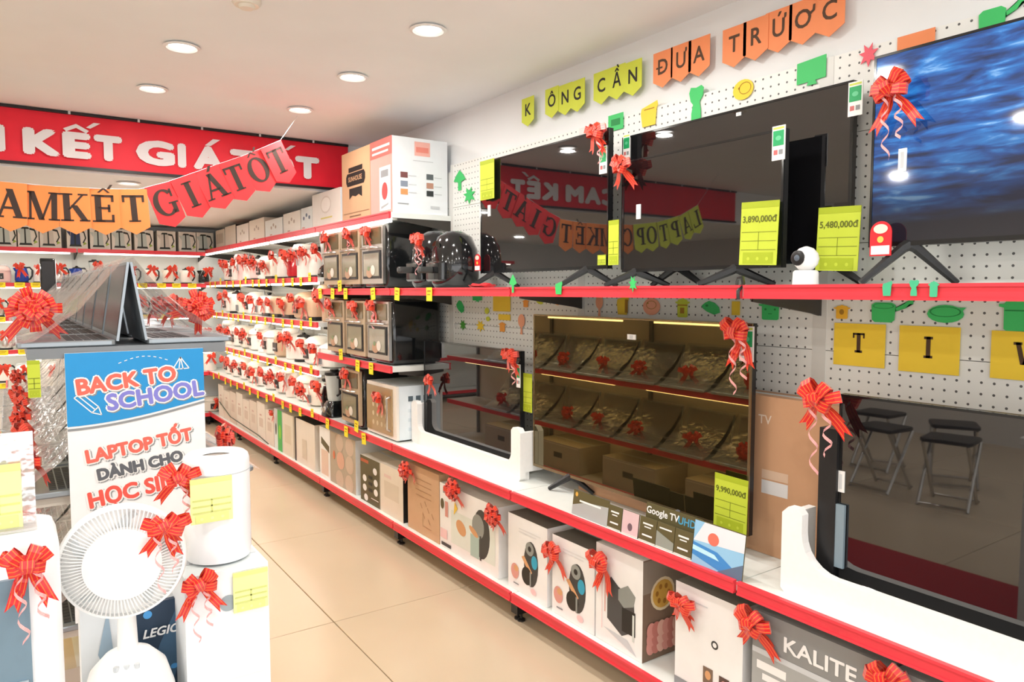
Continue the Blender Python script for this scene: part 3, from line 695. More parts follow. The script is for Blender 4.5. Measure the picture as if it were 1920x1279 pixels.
# top shelf cartons
ZT = 1.906
o, W, h = carton('large white carton with appliance icons on its side, on top of the long shelf', 4.10, 3.80, ZT, 2.335, X0=1.80, depth=.355, body=M('#e9eef2'), front=M('#e79a90'))
prints(o, [('r', M('#e2665c'), -.15, .15, .33, .43), ('r', M('#f3d9d4'), -.12, .12, .38, .395), ('r', M('#f3d9d4'), -.12, .1, .35, .362), ('r', WHITE, -.02, .13, .02, .27), ('e', M('#cf4a4a'), .05, .13, .04, .05), ('r', GREY, .0, .1, .21, .25), ('p', M('#9aa0a0'), [(.0, .03), (.1, .05), (.1, .06), (.0, .045)])], y=-.001)
sideprints(o, W, [('r', M('#f0b4a8'), .14, .24, .33, .41), ('r', M('#e98b7c'), .15, .23, .35, .38), ('r', LGREY, .13, .26, .30, .304)] + [('r', M(c), y, y+.045, z, z+.032) for y, z, c in ((.05, .20, '#7c4c4c'), (.05, .15, '#8893a4'), (.05, .105, '#d89a62'), (.215, .20, '#5d6468'), (.215, .15, '#b98a76'), (.215, .105, '#2e3334'))] + [('r', LGREY, y+.05, y+.1, z+.012, z+.016) for y in (.05, .215) for z in (.2, .15, .105)] + [('r', GREY, .03, .1, .052, .056), ('r', LGREY, .24, .3, .035, .05)], .355)
o, W, h = carton('brown carton with a black badge on top of the long shelf', 4.55, 4.105, ZT, 2.335, X0=1.80, depth=.34, body=M('#c49a76'))
prints(o, [('r', INK, -.11, .11, .30, .33), ('p', INK, [(-.15, .24), (-.13, .215), (.13, .215), (.15, .24), (.15, .275), (.13, .295), (-.13, .295), (-.15, .275)]), ('p', INK, [(-.1, .2), (.1, .2), (.1, .135), (.05, .155), (0, .145), (-.05, .155), (-.1, .135)]), ('r', M('#8f6b4a'), -.2, .2, .045, .05), ('r', M('#6b4d33'), -.1, .08, .022, .03)])
text('SUNHOUSE', .042, M('#c49a76'), o, (0, -.004, .255), offset=.0006)
o, W, h = carton('tall white carton with a small green logo on the top shelf', 5.16, 4.62, ZT, 2.145, X0=1.815, depth=.28, body=M('#e4e9ee'), front=M('#ddd5cc'))
prints(o, [('e', M('#cfc4b8'), .0, .15, .1, .06), ('e', M('#e6dfd6'), .0, .15, .085, .048), ('r', M('#cfc06a'), -.1, .12, .055, .065)])
sideprints(o, W, [('e', M('#3fa34d'), .15, .20, .025, .016), ('e', M('#c9b53a'), .19, .20, .016, .014), ('r', M('#9fc7c2'), .06, .08, .05, .17)], .28)
for i, (a, c, hh, cm, lab) in enumerate(((5.42, 5.18, .17, '#cfd2cf', 'grey-white carton with a dark blue oval on the top shelf'), (5.85, 5.44, .165, '#ddd6cb', 'cream carton with round dots beside the blue-oval carton on the top shelf'), (6.35, 5.88, .15, '#d9dad6', 'pale grey carton in the middle of the top shelf'),
                                        (6.85, 6.38, .19, '#dccfc0', 'beige carton with small pot drawings on the top shelf'), (7.3, 6.88, .18, '#ded6cc', 'cream carton beside the black one on the top shelf'))):
    o, W, h = carton(lab, a, c, ZT, ZT+hh, X0=1.82, depth=.26, body=M(cm))
    prints(o, [('e', M('#5a6478' if i == 0 else '#a9988a'), -.06+.06*j, hh*.55+.02*(j % 2), .02, .014) for j in range(3)] + [('r', M('#c7877a'), -.1, -.04, .02, .03)])
o, W, h = carton('black carton with a white emblem at the far end of the top shelf', 7.75, 7.33, ZT, ZT+.2, X0=1.82, depth=.26, body=M('#1d1b19'), front=M('#cfc4b6'), top=M('#c9834a'))
sideprints(o, W, [('e', WHITE, .17, .11, .025, .04), ('r', GREY, .05, .12, .15, .16)], .26)
o, W, h = carton('striped pale carton next to the black carton near the corner', 8.15, 7.78, ZT, ZT+.19, X0=1.82, depth=.26, body=M('#c9c0b2'))
prints(o, [('r', M('#8f8577'), -.15+.05*j, -.13+.05*j, .05, .15) for j in range(6)])
# kettle cartons along the back wall's top shelf
KP = M('#1b2420', .5); KB = M('#25345f', .5)
for i, px in enumerate((12, 52, 95, 145, 188, 228, 270, 312, 352, 384)):
    q = hy(px, 450, 8.44); Wk = .178
    o, W, h = carton('white kettle carton, %s along the back wall top shelf from the picture edge' % ordn(i), 0, 0, 1.881, 2.095, body=M('#dedad2'), depth=.22, rz=0, loc=(q.x, 8.44, 1.881), W=Wk, group='kettle cartons on the back wall')
    bc = KB if i in (3,) else (M('#c9c4bc') if i in (2, 7) else M('#b9c4c0'))
    K = lambda pts: [(x*1.15-.005, z*1.22+.0) for x, z in pts]
    prints(o, [('p', bc, K([(-.05, .03), (.03, .03), (.022, .145), (-.042, .145)])), ('p', bc, K([(-.045, .14), (-.075, .142), (-.047, .10)])), ('p', KP, K([(-.056, .02), (.038, .02), (.03, .036), (-.05, .036)])), ('p', KP, K([(-.018, .03), (-.006, .03), (-.008, .15), (-.018, .15)])),
               ('p', KP, K([(-.042, .146), (.022, .146), (.01, .16), (-.03, .16)])), ('p', KP, K([(.02, .155), (.055, .148), (.062, .13), (.02, .14)])), ('p', KP, K([(.05, .14), (.062, .13), (.072, .09), (.062, .088)])), ('p', KP, K([(.062, .09), (.072, .09), (.05, .045), (.042, .052)])), ('p', M('#9ab24a'), K([(.045, .03), (.075, .045), (.055, .06)]))])

# ================================================================== appliances (front towards local -y)
KCOL = {'white': M('#eee9e2', .3), 'cream': CREAM, 'blue': M('#1c3f9a', .3), 'steel': STEEL, 'black': GLOSSBLACK, 'pink': M('#e8c6c2', .35), 'beige': M('#c9a98c', .35), 'green': M('#7fae8e', .35), 'red': M('#c8202a', .35)}
def kettle(c):
    o = thing('kettle', '', ''); bm = KCOL[c]; hm = BLACK if c != 'black' else STEEL
    MB().lathe([(.075, 0), (.078, .006), (.076, .018), (.062, .02)], 18).build('base', hm, o, 40)
    MB().lathe([(.07, .021), (.078, .04), (.074, .12), (.058, .19), (.05, .2)], 18).build('body', bm, o, 40)
    MB().lathe([(.052, .2), (.05, .212), (.02, .222), (.012, .236)], 16).build('lid', hm, o, 40)
    MB().faces([(-.05, -.02, .2), (-.05, .02, .2), (-.095, 0, .195), (-.065, 0, .14)], [(0, 1, 2), (0, 2, 3), (1, 3, 2), (0, 3, 1)]).build('spout', bm, o)
    MB().tube([(.045, 0, .2), (.09, 0, .205), (.118, 0, .17), (.115, 0, .1), (.09, 0, .055), (.072, 0, .05)], .011, 6).build('handle', hm, o, 60)
    return o
def ricecooker(c):
    o = thing('rice_cooker', '', ''); bm = KCOL[c]
    MB().rr(.27, .29, [(0, .03), (.02, .006), (.09, 0), (.155, .004)], .11, seg=5).build('body', bm, o, 40)
    MB().rr(.268, .288, [(.157, .004), (.185, .008), (.212, .035), (.222, .08)], .11, seg=5).build('lid', bm, o, 40)
    MB().rr(.272, .292, [(.1545, 0), (.158, 0)], .11, seg=5).build('seam_band', STEEL, o)
    MB().box(-.05, .05, -.15, -.13, .05, .125).build('control_panel', DKG, o)
    mb = MB()
    for x in (-.025, 0, .025): mb.ylathe([(.007, 0), (.007, .004)], 8, c=(x, -.15, .075))
    mb.build('button', LGREY, o)
    MB().tube([(-.12, 0, .19), (-.1, -.0, .232), (.1, 0, .232), (.12, 0, .19)], .008, 6).build('handle', LGREY, o, 60)
    return o
def potcooker(c):
    o = thing('electric_pot', '', ''); bm = KCOL[c]
    MB().lathe([(.10, 0), (.125, .015), (.13, .13), (.125, .145)], 20).build('body', bm, o, 40)
    MB().lathe([(.128, .146), (.12, .16), (.07, .185), (.02, .19)], 20).build('lid', M('#dfe3e2', .15), o, 40)
    MB().lathe([(.012, .19), (.022, .2), (.02, .214), (.008, .216)], 10).build('lid_knob', BLACK, o, 40)
    for sx in (-1, 1): MB().box(sx*.128-.018, sx*.128+.018, -.03, .03, .1, .118).build('side_handle', BLACK, o)
    MB().box(-.03, .03, -.137, -.122, .03, .09).build('control_panel', GREY, o)
    return o
def thermopot(c):
    o = thing('thermo_pot', '', ''); bm = KCOL[c]
    MB().lathe([(.085, 0), (.095, .01), (.095, .23), (.088, .26)], 18).build('body', bm, o, 40)
    MB().rr(.18, .22, [(.26, .004), (.28, 0), (.31, .015), (.318, .05)], .07, cy=-.02).build('lid', bm, o, 40)
    MB().tube([(0, -.115, .275), (0, -.125, .262), (0, -.125, .245)], .012).build('spout', LGREY, o, 60)
    MB().tube([(-.09, 0, .27), (-.085, .02, .325), (.085, .02, .325), (.09, 0, .27)], .006).build('handle', LGREY, o, 60)
    MB().box(-.03, .03, -.0975, -.085, .12, .2).build('level_window', LGREY, o)
    return o
def blender(c):
    o = thing('blender', '', ''); bm = KCOL[c]
    MB().rr(.16, .17, [(0, 0), (.02, 0), (.09, .02), (.11, .035)], .05).build('base', bm, o, 40)
    MB().lathe([(.045, .11), (.05, .13), (.065, .29)], 16).build('jar', M('#c9d2d2', .08), o, 40)
    MB().lathe([(.068, .29), (.066, .31), (.03, .318), (.03, .33)], 16).build('lid', BLACK, o, 40)
    MB().tube([(.055, 0, .28), (.1, 0, .27), (.1, 0, .17), (.052, 0, .15)], .009).build('handle', BLACK, o, 60)
    MB().ylathe([(.022, 0), (.02, .014)], 14, c=(0, -.07, .05)).build('knob', STEEL, o, 40)
    return o
def toaster(c):
    o = thing('bread_toaster', '', ''); bm = KCOL[c]
    MB().rr(.25, .16, [(0, .004), (.03, .004)], .03).build('base', BLACK, o, 40)
    MB().rr(.26, .17, [(.031, 0), (.15, 0), (.175, .012), (.182, .03)], .045).build('body', bm, o, 40)
    for y in (-.025, .025): MB().box(-.09, .09, y-.008, y+.008, .176, .183).build('slot', BLACK, o)
    MB().box(.13, .145, -.015, .015, .11, .125).build('lever', BLACK, o)
    return o
def airfryer(c):
    o = thing('air_fryer', '', ''); bm = KCOL[c]
    MB().lathe([(.11, 0), (.135, .03), (.14, .13), (.13, .22), (.1, .29), (.05, .32), (.01, .325)], 22).build('body', bm, o, 50)
    MB().rr(.19, .06, [(.04, .01), (.05, 0), (.14, 0), (.15, .01)], .03, cy=-.118).build('drawer', bm, o, 40)
    MB().rr(.035, .09, [(.085, .006), (.092, 0), (.112, 0), (.12, .006)], .012, cy=-.19).build('handle', DKG if c == 'black' else GREY, o, 40)
    MB().ell(0, .235, .045, .03, -.122, 0).build('display', DARKGLASS, o)
    return o
def fryeroven(kind):
    o = thing('air_fryer_oven', '', ''); w_, d_, h_ = .31, .33, .385
    MB().rr(w_, d_, [(.012, .004), (.02, 0), (h_-.02, 0), (h_, .015)], .03, cy=d_/2, seg=3).build('body', GLOSSBLACK, o, 40)
    f = MB(); z0, z1 = .03, h_-.015
    f.box(-w_/2+.004, w_/2-.004, -.014, .004, z0, z1); f.build('front_frame', M('#b7a084', .3) if kind else STEEL, o)
    d = MB().box(-w_/2+.03, w_/2-.03, -.02, -.0145, z0+.03, .225).build('door', BLACK, o)
    MB().box(-w_/2+.045, w_/2-.045, -.0225, -.0205, z0+.045, .21).build('window', M('#8d8670', .12) if kind else M('#9c9787', .12), d)
    mb = MB(); mb.ell(-.02, .095, .045, .03, -.024, 0); mb.ell(.03, .11, .03, .03, -.0243, 1); mb.ell(-.03, .12, .018, .014, -.0246, 2); mb.build('food_picture', [M('#b58f74'), M('#d8d0c4'), M('#7b8a66')], d)
    MB().tube([(-.09, -.02, .24), (-.09, -.045, .24), (.09, -.045, .24), (.09, -.02, .24)], .007).build('handle', STEEL, o, 60)
    p_ = MB().box(-w_/2+.03, w_/2-.03, -.019, -.0145, .262, z1-.012).build('control_panel', M('#6b5d44', .12), o)
    for sx in (-1, 1): MB().box(sx*.1-.02, sx*.1+.02, .03, .28, 0, .013).build('foot', BLACK, o)
    return o
def microwave():
    o = thing('microwave_oven', '', ''); w_, d_, h_ = .42, .31, .325
    mb = MB().box(-w_/2, w_/2, .012, d_, .01, h_); mb.build('body', M('#dce6ec', .4), o)
    MB().box(-w_/2, w_/2, -.004, .011, .01, h_).build('front_frame', M('#ece6dc', .35), o)
    d = MB().box(-w_/2+.012, w_/2-.05, -.012, -.0045, .03, h_-.02).build('door', M('#a98f6a', .15), o)
    mb = MB()
    for i in range(4):
        for j in range(4): mb.ell(-.1+.06*i, .08+.055*j, .014, .016, -.0128, 0, 10)
    mb.build('sticker_dots', M('#cdbb9a', .4), d)
    MB().tube([(w_/2-.07, -.012, .06), (w_/2-.07, -.035, .07), (w_/2-.07, -.035, .25), (w_/2-.07, -.012, .26)], .007).build('handle', STEEL, o, 60)
    for i in range(4): MB().box(w_/2, w_/2+.002, .07+.05*i, .10+.05*i, .235, .265).build('side_vent', M('#56636b', .6), o)
    mb = MB()
    for i in range(4):
        for j in range(3): mb.box(w_/2, w_/2+.0012, .07+.05*i, .10+.05*i, .06+.055*j, .08+.055*j)
    mb.build('side_emboss', M('#cbd8e0', .5), o)
    for sx in (-1, 1): MB().box(sx*.17-.015, sx*.17+.015, .03, .28, 0, .01).build('foot', BLACK, o)
    return o
BUILD = dict(kettle=kettle, rice=ricecooker, pot=potcooker, thermo=thermopot, blender=blender, toaster=toaster, fryer=airfryer)
NOUN = dict(kettle='electric kettle', rice='rice cooker', pot='electric pot', thermo='thermo pot', blender='blender', toaster='bread toaster', fryer='air fryer')
HGT = dict(kettle=.2, rice=.17, pot=.14, thermo=.22, blender=.24, toaster=.13, fryer=.2)
DEP = dict(kettle=.08, rice=.15, pot=.14, thermo=.11, blender=.085, toaster=.085, fryer=.2)
def product(kind, c, loc, rz, label, s=1):
    return place((kind, c), lambda: BUILD[kind](c), loc, rz, label, NOUN[kind].split()[-1] if kind not in ('rice', 'fryer') else NOUN[kind], NOUN[kind]+'s on display', s)

# bay with the black countertop ovens
ovens = [(4.06, 1.476, 0, 'nearest the televisions on the upper oven shelf'), (4.40, 1.476, 1, 'middle one on the upper oven shelf'), (4.72, 1.476, 1, 'farthest on the upper oven shelf'),
         (3.99, 1.031, 0, 'nearest the televisions on the lower oven shelf'), (4.33, 1.031, 1, 'middle one on the lower oven shelf'), (4.67, 1.031, 1, 'farthest on the lower oven shelf'), (4.43, .586, 1, 'standing beside the pale blue microwave')]
for i, (y, z, kind, lab) in enumerate(ovens):
    place(('oven', kind), lambda k=kind: fryeroven(k), (1.80, y, z), -90, 'black air fryer oven '+lab, 'air fryer oven', 'air fryer ovens in the oven bay')
    bow((1.775, y+(.03, -.02, .05)[i % 3], z+.335), -90, 'red bow on the black air fryer oven '+lab, .95, near=True, curls=1 if i % 2 else 0)
place('micro', microwave, (1.82, 4.02, .586), -90, 'white and pale blue microwave oven beside the white foam cradle', 'microwave oven')
bow((1.80, 4.0, .82), -90, 'red bow hanging on the front of the pale blue microwave', .95)
place(('oven', 'x'), lambda: blender('black'), (1.86, 4.9, .586), -90, 'black blender beside the air fryer oven on the lower shelf', 'blender', None)
product('fryer', 'black', (1.96, 3.60, 1.476), -90, 'glossy black air fryer beside the upper television', .98)
product('fryer', 'black', (1.93, 3.33, 1.476), -90, 'second glossy black air fryer, touching the upper television', .92)
bow((1.80, 3.47, 1.73), -90, 'red bow with curled ribbon on the glossy black air fryer', 1.0, curls=2)

# long wall, far bays: rows listed from the televisions towards the corner
W_, C_ = 'white', 'cream'
ROWS = {1.56: ('top lit', [('blender', 'black'), ('kettle', W_), ('thermo', W_), ('kettle', 'red'), ('kettle', W_), ('toaster', C_), ('rice', W_), ('kettle', 'pink'), ('kettle', W_), ('thermo', 'pink'), ('rice', W_), ('kettle', W_), ('pot', 'pink')]),
        1.24: ('second lit', [('thermo', 'beige'), ('toaster', 'beige'), ('rice', 'beige'), ('toaster', 'beige'), ('toaster', 'beige'), ('toaster', W_), ('pot', W_), ('rice', W_), ('pot', C_), ('kettle', W_), ('rice', W_), ('kettle', W_)]),
        .90: ('third lit', [('pot', W_), ('rice', W_), ('kettle', W_), ('thermo', W_), ('rice', 'beige'), ('rice', W_), ('thermo', W_), ('rice', W_), ('rice', C_), ('rice', W_), ('thermo', W_)]),
        .585: ('fourth lit', [('kettle', 'black'), ('pot', C_), ('rice', W_), ('thermo', W_), ('rice', W_), ('rice', W_), ('pot', W_), ('rice', C_), ('rice', W_), ('rice', W_), ('rice', W_)])}
WID = dict(kettle=.25, rice=.30, pot=.30, thermo=.24, blender=.24, toaster=.29, fryer=.3)
for z, (nm, its) in ROWS.items():
    y = 5.03; r = random.Random(int(z*100)); n = 0
    for kind, c in its:
        wd = WID[kind]; yc = y+wd/2; y += wd
        if yc > 8.2: break
        n += 1
    for i in range(n):
        pass
    y = 5.03
    for i in range(n):
        kind, c = its[i]; wd = WID[kind]; yc = y+wd/2; y += wd
        s_ = min(1, .28/(.33 if kind in ('thermo', 'blender') else .24)) if z < .7 or z > 1.5 else (.85 if kind in ('thermo',) else .98)
        if z == .90: s_ = .82 if kind == 'thermo' else .98
        if z == .585: s_ = .78 if kind == 'thermo' else .95
        xx = 1.80+DEP[kind]*s_+.04+r.uniform(0, .02)
        lab = '%s %s, %s from the ovens on the long wall\'s %s shelf' % (c if c != 'red' else 'red', NOUN[kind], ordn(i), nm)
        product(kind, c, (xx, yc, z+.001), -90, lab, s_)
        if r.random() < .92:
            bow((xx-DEP[kind]*s_-.012, yc+r.uniform(-.03, .03), z+HGT[kind]*s_*.95), -90, 'red bow on the %s product from the ovens, long wall\'s %s shelf' % (ordn(i), nm), r.uniform(.95, 1.25), 'butterfly' if r.random() < .7 else 'pom', near=False, tilt=r.uniform(-.25, .25))
    k = 0; y = 5.10
    while y < 8.3:
        pricetag((D1-.006, y, z+.003+(0 if k % 4 else .03)), -90, 'yellow price tag, %s from the ovens on the long wall\'s %s rail' % (ordn(k), nm), .054, .062, tilt=r.uniform(-.1, .1)); k += 1; y += r.uniform(.17, .27)
for i, (px, z, dz) in enumerate(((603, 1.475, 0), (627, 1.475, 0), (651, 1.475, 0), (702, 1.475, 0), (748, 1.475, 0), (808, 1.475, 0), (640, 1.475, .05), (672, 1.03, 0), (697, 1.03, .0), (640, 1.03, .05), (613, .585, 0), (648, .585, 0), (681, .585, 0), (668, .585, .06))):
    q = hx(px, 600, D1)
    pricetag((D1-.008, q.y, z+.006+dz), -90, 'yellow price tag, %s on the %s rail below the black ovens' % (ordn([0,1,2,3,4,5,6,0,1,2,0,1,2,3][i]), {1.475: 'upper', 1.03: 'middle', .585: 'lower'}[z]), .06, .07, tilt=(-.1, .08, 0)[i % 3])

# back wall rows
BROWS = {1.54: ('upper', [(-2, 'rice', 'pink'), (41, 'kettle', 'blue'), (75, 'kettle', 'white'), (110, 'kettle', 'steel'), (145, 'kettle', 'blue'), (178, 'blender', 'black'), (212, 'kettle', 'white'), (247, 'kettle', 'white'), (282, 'kettle', 'white'), (316, 'kettle', 'cream'), (350, 'kettle', 'white'), (383, 'kettle', 'black')]),
         1.215: ('second', [(-8, 'kettle', 'steel'), (26, 'kettle', 'white'), (72, 'toaster', 'cream'), (262, 'kettle', 'cream'), (298, 'kettle', 'black'), (333, 'kettle', 'steel'), (370, 'kettle', 'white')]),
         .90: ('third', [(5, 'kettle', 'steel'), (40, 'kettle', 'white'), (384, 'rice', 'white')]),
         .585: ('fourth', [(0, 'kettle', 'white'), (42, 'rice', 'white'), (390, 'thermo', 'white')]),
         .13: ('lowest', [(5, 'rice', 'white'), (392, 'rice', 'cream')])}
BROWS[1.215][1][3:3] = [(112, 'kettle', 'white'), (148, 'kettle', 'steel'), (185, 'kettle', 'white'), (222, 'kettle', 'blue')]
for z_, kinds in ((.90, ('kettle', 'rice', 'kettle')), (.585, ('rice', 'pot', 'rice')), (.13, ('rice', 'rice', 'pot'))):
    L_ = BROWS[z_][1]; L_[-1:-1] = [(92+i*50, kinds[i % 3], ('white', 'cream', 'white', 'pink')[i % 4]) for i in range(6)]
for z, (nm, its) in BROWS.items():
    r = random.Random(int(z*50))
    for i, (px, kind, c) in enumerate(its):
        q = hy(px, 520, 8.53)
        product(kind, c, (q.x, 8.56, z+.001), 0, '%s %s, %s from the picture edge on the back wall\'s %s shelf' % (c, NOUN[kind], ordn(i), nm), .75 if kind == 'kettle' else .74)
        if r.random() < .75: bow((q.x+r.uniform(-.03, .03), 8.54-DEP[kind]-.02, z+HGT[kind]*.76), 0, 'red bow on the %s product from the picture edge, back wall\'s %s shelf' % (ordn(i), nm), r.uniform(.8, 1.0), near=False, tilt=r.uniform(-.2, .2))
    k = 0
    for px in range(0, 395, 33):
        q = hy(px+r.uniform(-6, 6), 520, 8.395)
        pricetag((q.x, 8.392, z+.006), 0, 'yellow price tag, %s from the picture edge on the back wall\'s %s rail' % (ordn(k), nm), .085, .05); k += 1

# ================================================================== lower shelf extras
o, W, h = carton('brown television carton leaning behind the large lower television', 2.45, 1.17, ZM+.001, 1.115, X0=2.045, depth=.11, body=M('#c89b78'))
text('Google TV', .042, M('#ead9c8'), o, (o.location.y-hx(1447, 790, 2.045).y, -.002, hx(1447, 790, 2.045).z-ZM), offset=.0004, align='RIGHT')
prints(o, [('r', M('#dcdadb'), W/2-.33, W/2-.23, .205, .25), ('r', M('#d6b8a0'), W/2-.33, W/2-.23, .255, .285), ('r', M('#e0cdb8'), W/2-.23, W/2-.15, .075, .092)])
# leaflets leaning at the rail in front of the large television
def leaflet(px0, py_top, px1, label, mkprint, hgt, X_=1.80, th=.004, lean=.12):
    a, b_ = hx(px0, py_top+40, X_), hx(px1, py_top+40, X_); W = a.y-b_.y
    o = thing('leaflet', label, 'leaflet', (X_, (a.y+b_.y)/2, ZM+.001), -90, 'leaflets at the rail'); o.rotation_euler[0] = -lean
    MB().box(-W/2, W/2, 0, th, 0, hgt).build('sheet', OLIVE, o); mkprint(o, W); return o
leaflet(1072, 935, 1138, 'olive and grey leaflet at the far end of the leaflet row', lambda o, W: prints(o, [('p', M('#a9adac'), [(-W/2, 0), (W/2, 0), (W/2, .07), (-.02, .06), (-W/2, .035)]), ('e', M('#d8a94a'), -W*.4, .08, .008, .009), ('r', WHITE, -W*.3, W*.3, .055, .062)]), .095)
for i, (a, b_, t_) in enumerate(((1138, 1163, 'olive card'), (1165, 1195, 'pink photo card'), (1197, 1228, 'olive card with white lines'), (1229, 1262, 'olive card with grey wedge'), (1263, 1296, 'dark card with white figure'))):
    def pr(o, W, i=i):
        it = [('r', M('#d9d6cc'), -W/2, W/2, 0, .004)]
        if i == 1: it += [('r', M('#d5b9bd'), -W/2, W/2, .004, .085), ('e', M('#6d5a63'), 0, .03, .012, .014)]
        elif i == 3: it += [('p', M('#8d948a'), [(-W/2, .004), (W/2, .004), (W/2, .03), (-W/2, .055)]), ('r', WHITE, -W*.35, W*.35, .065, .07)]
        else: it += [('r', WHITE, -W*.3, W*.3, .06, .066), ('r', WHITE, -W*.2, W*.2, .05, .054), ('r', WHITE, -W*.3, W*.3, .02, .026)]
        prints(o, it)
    leaflet(a, 962, b_, 'small %s, %s in the leaflet row below the large television' % (t_, ordn(i+1)), pr, .085)
def pr(o, W):
    text('Google TV', .034, WHITE, o, (-.05, -.001, .1), offset=.0008); text('UHD', .036, M('#4fa3c9'), o, (.062, -.001, .098), offset=.0008)
leaflet(1207, 965, 1312, 'olive leaflet reading Google TV UHD behind the small cards', pr, .125, X_=1.835)
def pr(o, W): prints(o, [('r', M('#8fbfe0'), -W/2, W/2, 0, .14), ('p', M('#e3dfe6'), [(-W*.3, .14), (W/2, .14), (W/2, .085), (-W*.5, .075)]), ('e', M('#d9705e'), -W*.1, .095, .022, .02), ('p', M('#3f86c8'), [(-W/2, .07), (0, .06), (W*.3, .03), (W*.2, 0), (-W/2, .03)]), ('p', M('#5d6f88'), [(0, .0), (W/2, 0), (W/2, .05), (W*.2, .02)]), ('p', M('#b6e2f2'), [(-W/2, .06), (-.01, .05), (.01, .035), (-W/2, .045)])])
leaflet(1297, 985, 1392, 'glossy card with a blue abstract picture at the rail joint', pr, .142, X_=1.785)

# small things on the upper shelf
o = thing('security_camera', 'small white round-headed security camera on the upper shelf', 'camera', (1.90, hx(1511, 500, 1.90).y, ZU+.001), -90)
MB().lathe([(.034, 0), (.036, .004), (.035, .04), (.03, .045)], 20).build('base', WHITE, o, 40)
MB().lathe([(.004, -.036), (.02, -.03), (.032, -.016), (.036, 0), (.032, .016), (.02, .03), (.004, .036)], 20, c=(0, 0, .078)).build('head', WHITE, o, 60)
f = MB().ylathe([(.022, .022), (.022, .033), (.016, .036)], 18, c=(-.006, 0, .08)).build('face', BLACK, o, 40)
MB().ylathe([(.009, .036), (.006, .038)], 12, c=(-.006, 0, .08)).build('camera_lens', M('#5a6470', .1), f, 40)
def badge(px, py, X_, label, s=1):
    q = hx(px, py, X_); o = thing('gift_badge', label, 'badge', q, -90, 'red gift badges')
    pts = [(-.03*s, 0), (.03*s, 0), (.03*s, .065*s)]+[(.03*s*math.cos(a), .065*s+.03*s*math.sin(a)) for a in [R(15*i) for i in range(1, 12)]]+[(-.03*s, .065*s)]
    MB().plate(pts, -.003, 0).build('card', RED, o)
    prints(o, [('r', WHITE, -.026*s, .026*s, .004*s, .028*s), ('e', M('#f0c05a'), 0, .045*s, .009*s, .009*s), ('e', M('#f6d9c8'), 0, .074*s, .02*s, .013*s)], y=-.004); return o
badge(896, 508, 1.975, 'small red arched badge at the foot of the banner-reflecting television', .9)
badge(1651, 480, 1.985, 'red arched badge with a star on the blue-sea television', 1.0)
q = hx(905, 522, 1.86)
o = thing('snack_packet', 'crumpled red packet lying on the upper shelf beside the air fryer', 'packet', (1.86, q.y, ZU+.001), -60)
mb = MB(); mb.loops([[(x*(1-.3*abs(t)), .05*t*1.6, .012+.010*(1-abs(t))*s_+.004*math.sin(9*t+x*60)) for x, s_ in ((-.05, -1), (.0, -1.1), (.05, -1), (.05, 1), (0, 1.3), (-.05, 1))] for t in (-1, -.6, -.2, .2, .6, 1)]); mb.build('pouch', RED, o, 60)
prints(o, [('r', LGREY, -.03, .03, .0, .004)], y=-.06)
mb = MB().tube([(1.86, 1.47, 1.482), (1.84, 1.45, 1.50), (1.82, 1.42, 1.502), (1.80, 1.40, 1.482), (1.78, 1.392, 1.474), (1.763, 1.39, 1.46), (1.762, 1.388, 1.437)], .006, 6)
tag(mb.build('power_cord', BLACK, None, 60), 'short black power cord looped over the upper rail joint', 'cord')

# ================================================================== bows on the televisions and cartons
def bow_px(px, py, X_, label, s=1, **k): return bow(hx(px, py, X_), -90, label, s, **k)
bow_px(1122, 250, 1.975, 'red bow on the top corner of the banner-reflecting television', .95, curls=1)
bow_px(1170, 315, 1.955, 'red bow on the corner of the smaller upper television', .95)
bow_px(1676, 172, 1.99, 'red bow with long curls on the blue-sea television', 1.0, curls=2)
bow_px(1388, 625, 1.94, 'red bow on the top corner of the large lower television', 1.1, curls=2)
bow_px(962, 668, 1.94, 'red bow on the corner of the foam-cradled television', 1.0, curls=1)
bow_px(1543, 750, 1.86, 'red bow with a curled tail on the big lower right television', 1.15, curls=2)
bow_px(808, 715, 1.93, 'small red bow at the far edge of the foam-cradled television', .8)
for px, py, lab, s_, st in ((768, 880, 'on the brown cardboard carton', 1.0, 'pom'), (858, 915, 'on the corner of the wide air fryer carton', 1.05, 'pom'), (932, 965, 'at the near end of the wide air fryer carton', 1.0, 'pom'), (1040, 1035, 'between the two small air fryer cartons', 1.0, 'butterfly'),
                           (1130, 1055, 'above the square fryer carton', 1.1, 'butterfly'), (1283, 1130, 'on the plain white carton with a dark lid', .9, 'butterfly'), (1418, 1168, 'on the corner of the KALITE carton', 1.1, 'butterfly'), (1672, 1275, 'at the bottom edge beside the KALITE carton', 1.1, 'butterfly')):
    bow_px(px, py, 1.80, 'red bow '+lab, s_, style=st)
bow(hx(512, 776, 1.79), -90, 'small dark red bow on the green-panel carton', .7, near=False)

# ================================================================== wall lettering and paper cut-outs
XW = DW-.008
def pennant(px, py, ch, colr, label, wpx=None, w_=.103, h_=.142, inkm=INK):
    q = hx(px, py, XW-.0022*(int(px) % 2)); o = thing('pennant', label, 'pennant', q, -90, 'letter pennants on the wall')
    MB().plate([(-w_/2, h_*.5), (-w_/2, -h_*.3), (0, -h_*.5), (w_/2, -h_*.3), (w_/2, h_*.5)], -.0016, 0).build('paper', colr, o)
    text({'Đ': 'D', 'Ơ': 'O'}.get(ch, ch), .082, inkm, o, (0, -.0022, .008), offset=.0014, name='letter', sx=.95)
    if ch == 'Ơ': MB().poly([(.022, -.0026, .024), (.034, -.0026, .030), (.036, -.0026, .046), (.044, -.0026, .046), (.043, -.0026, .026), (.028, -.0026, .016)]).build('letter_horn', inkm, o)
    if ch == 'Đ': MB().rect(-.034, .0, .005, .012, -.0026).build('letter_bar', inkm, o)
    return o
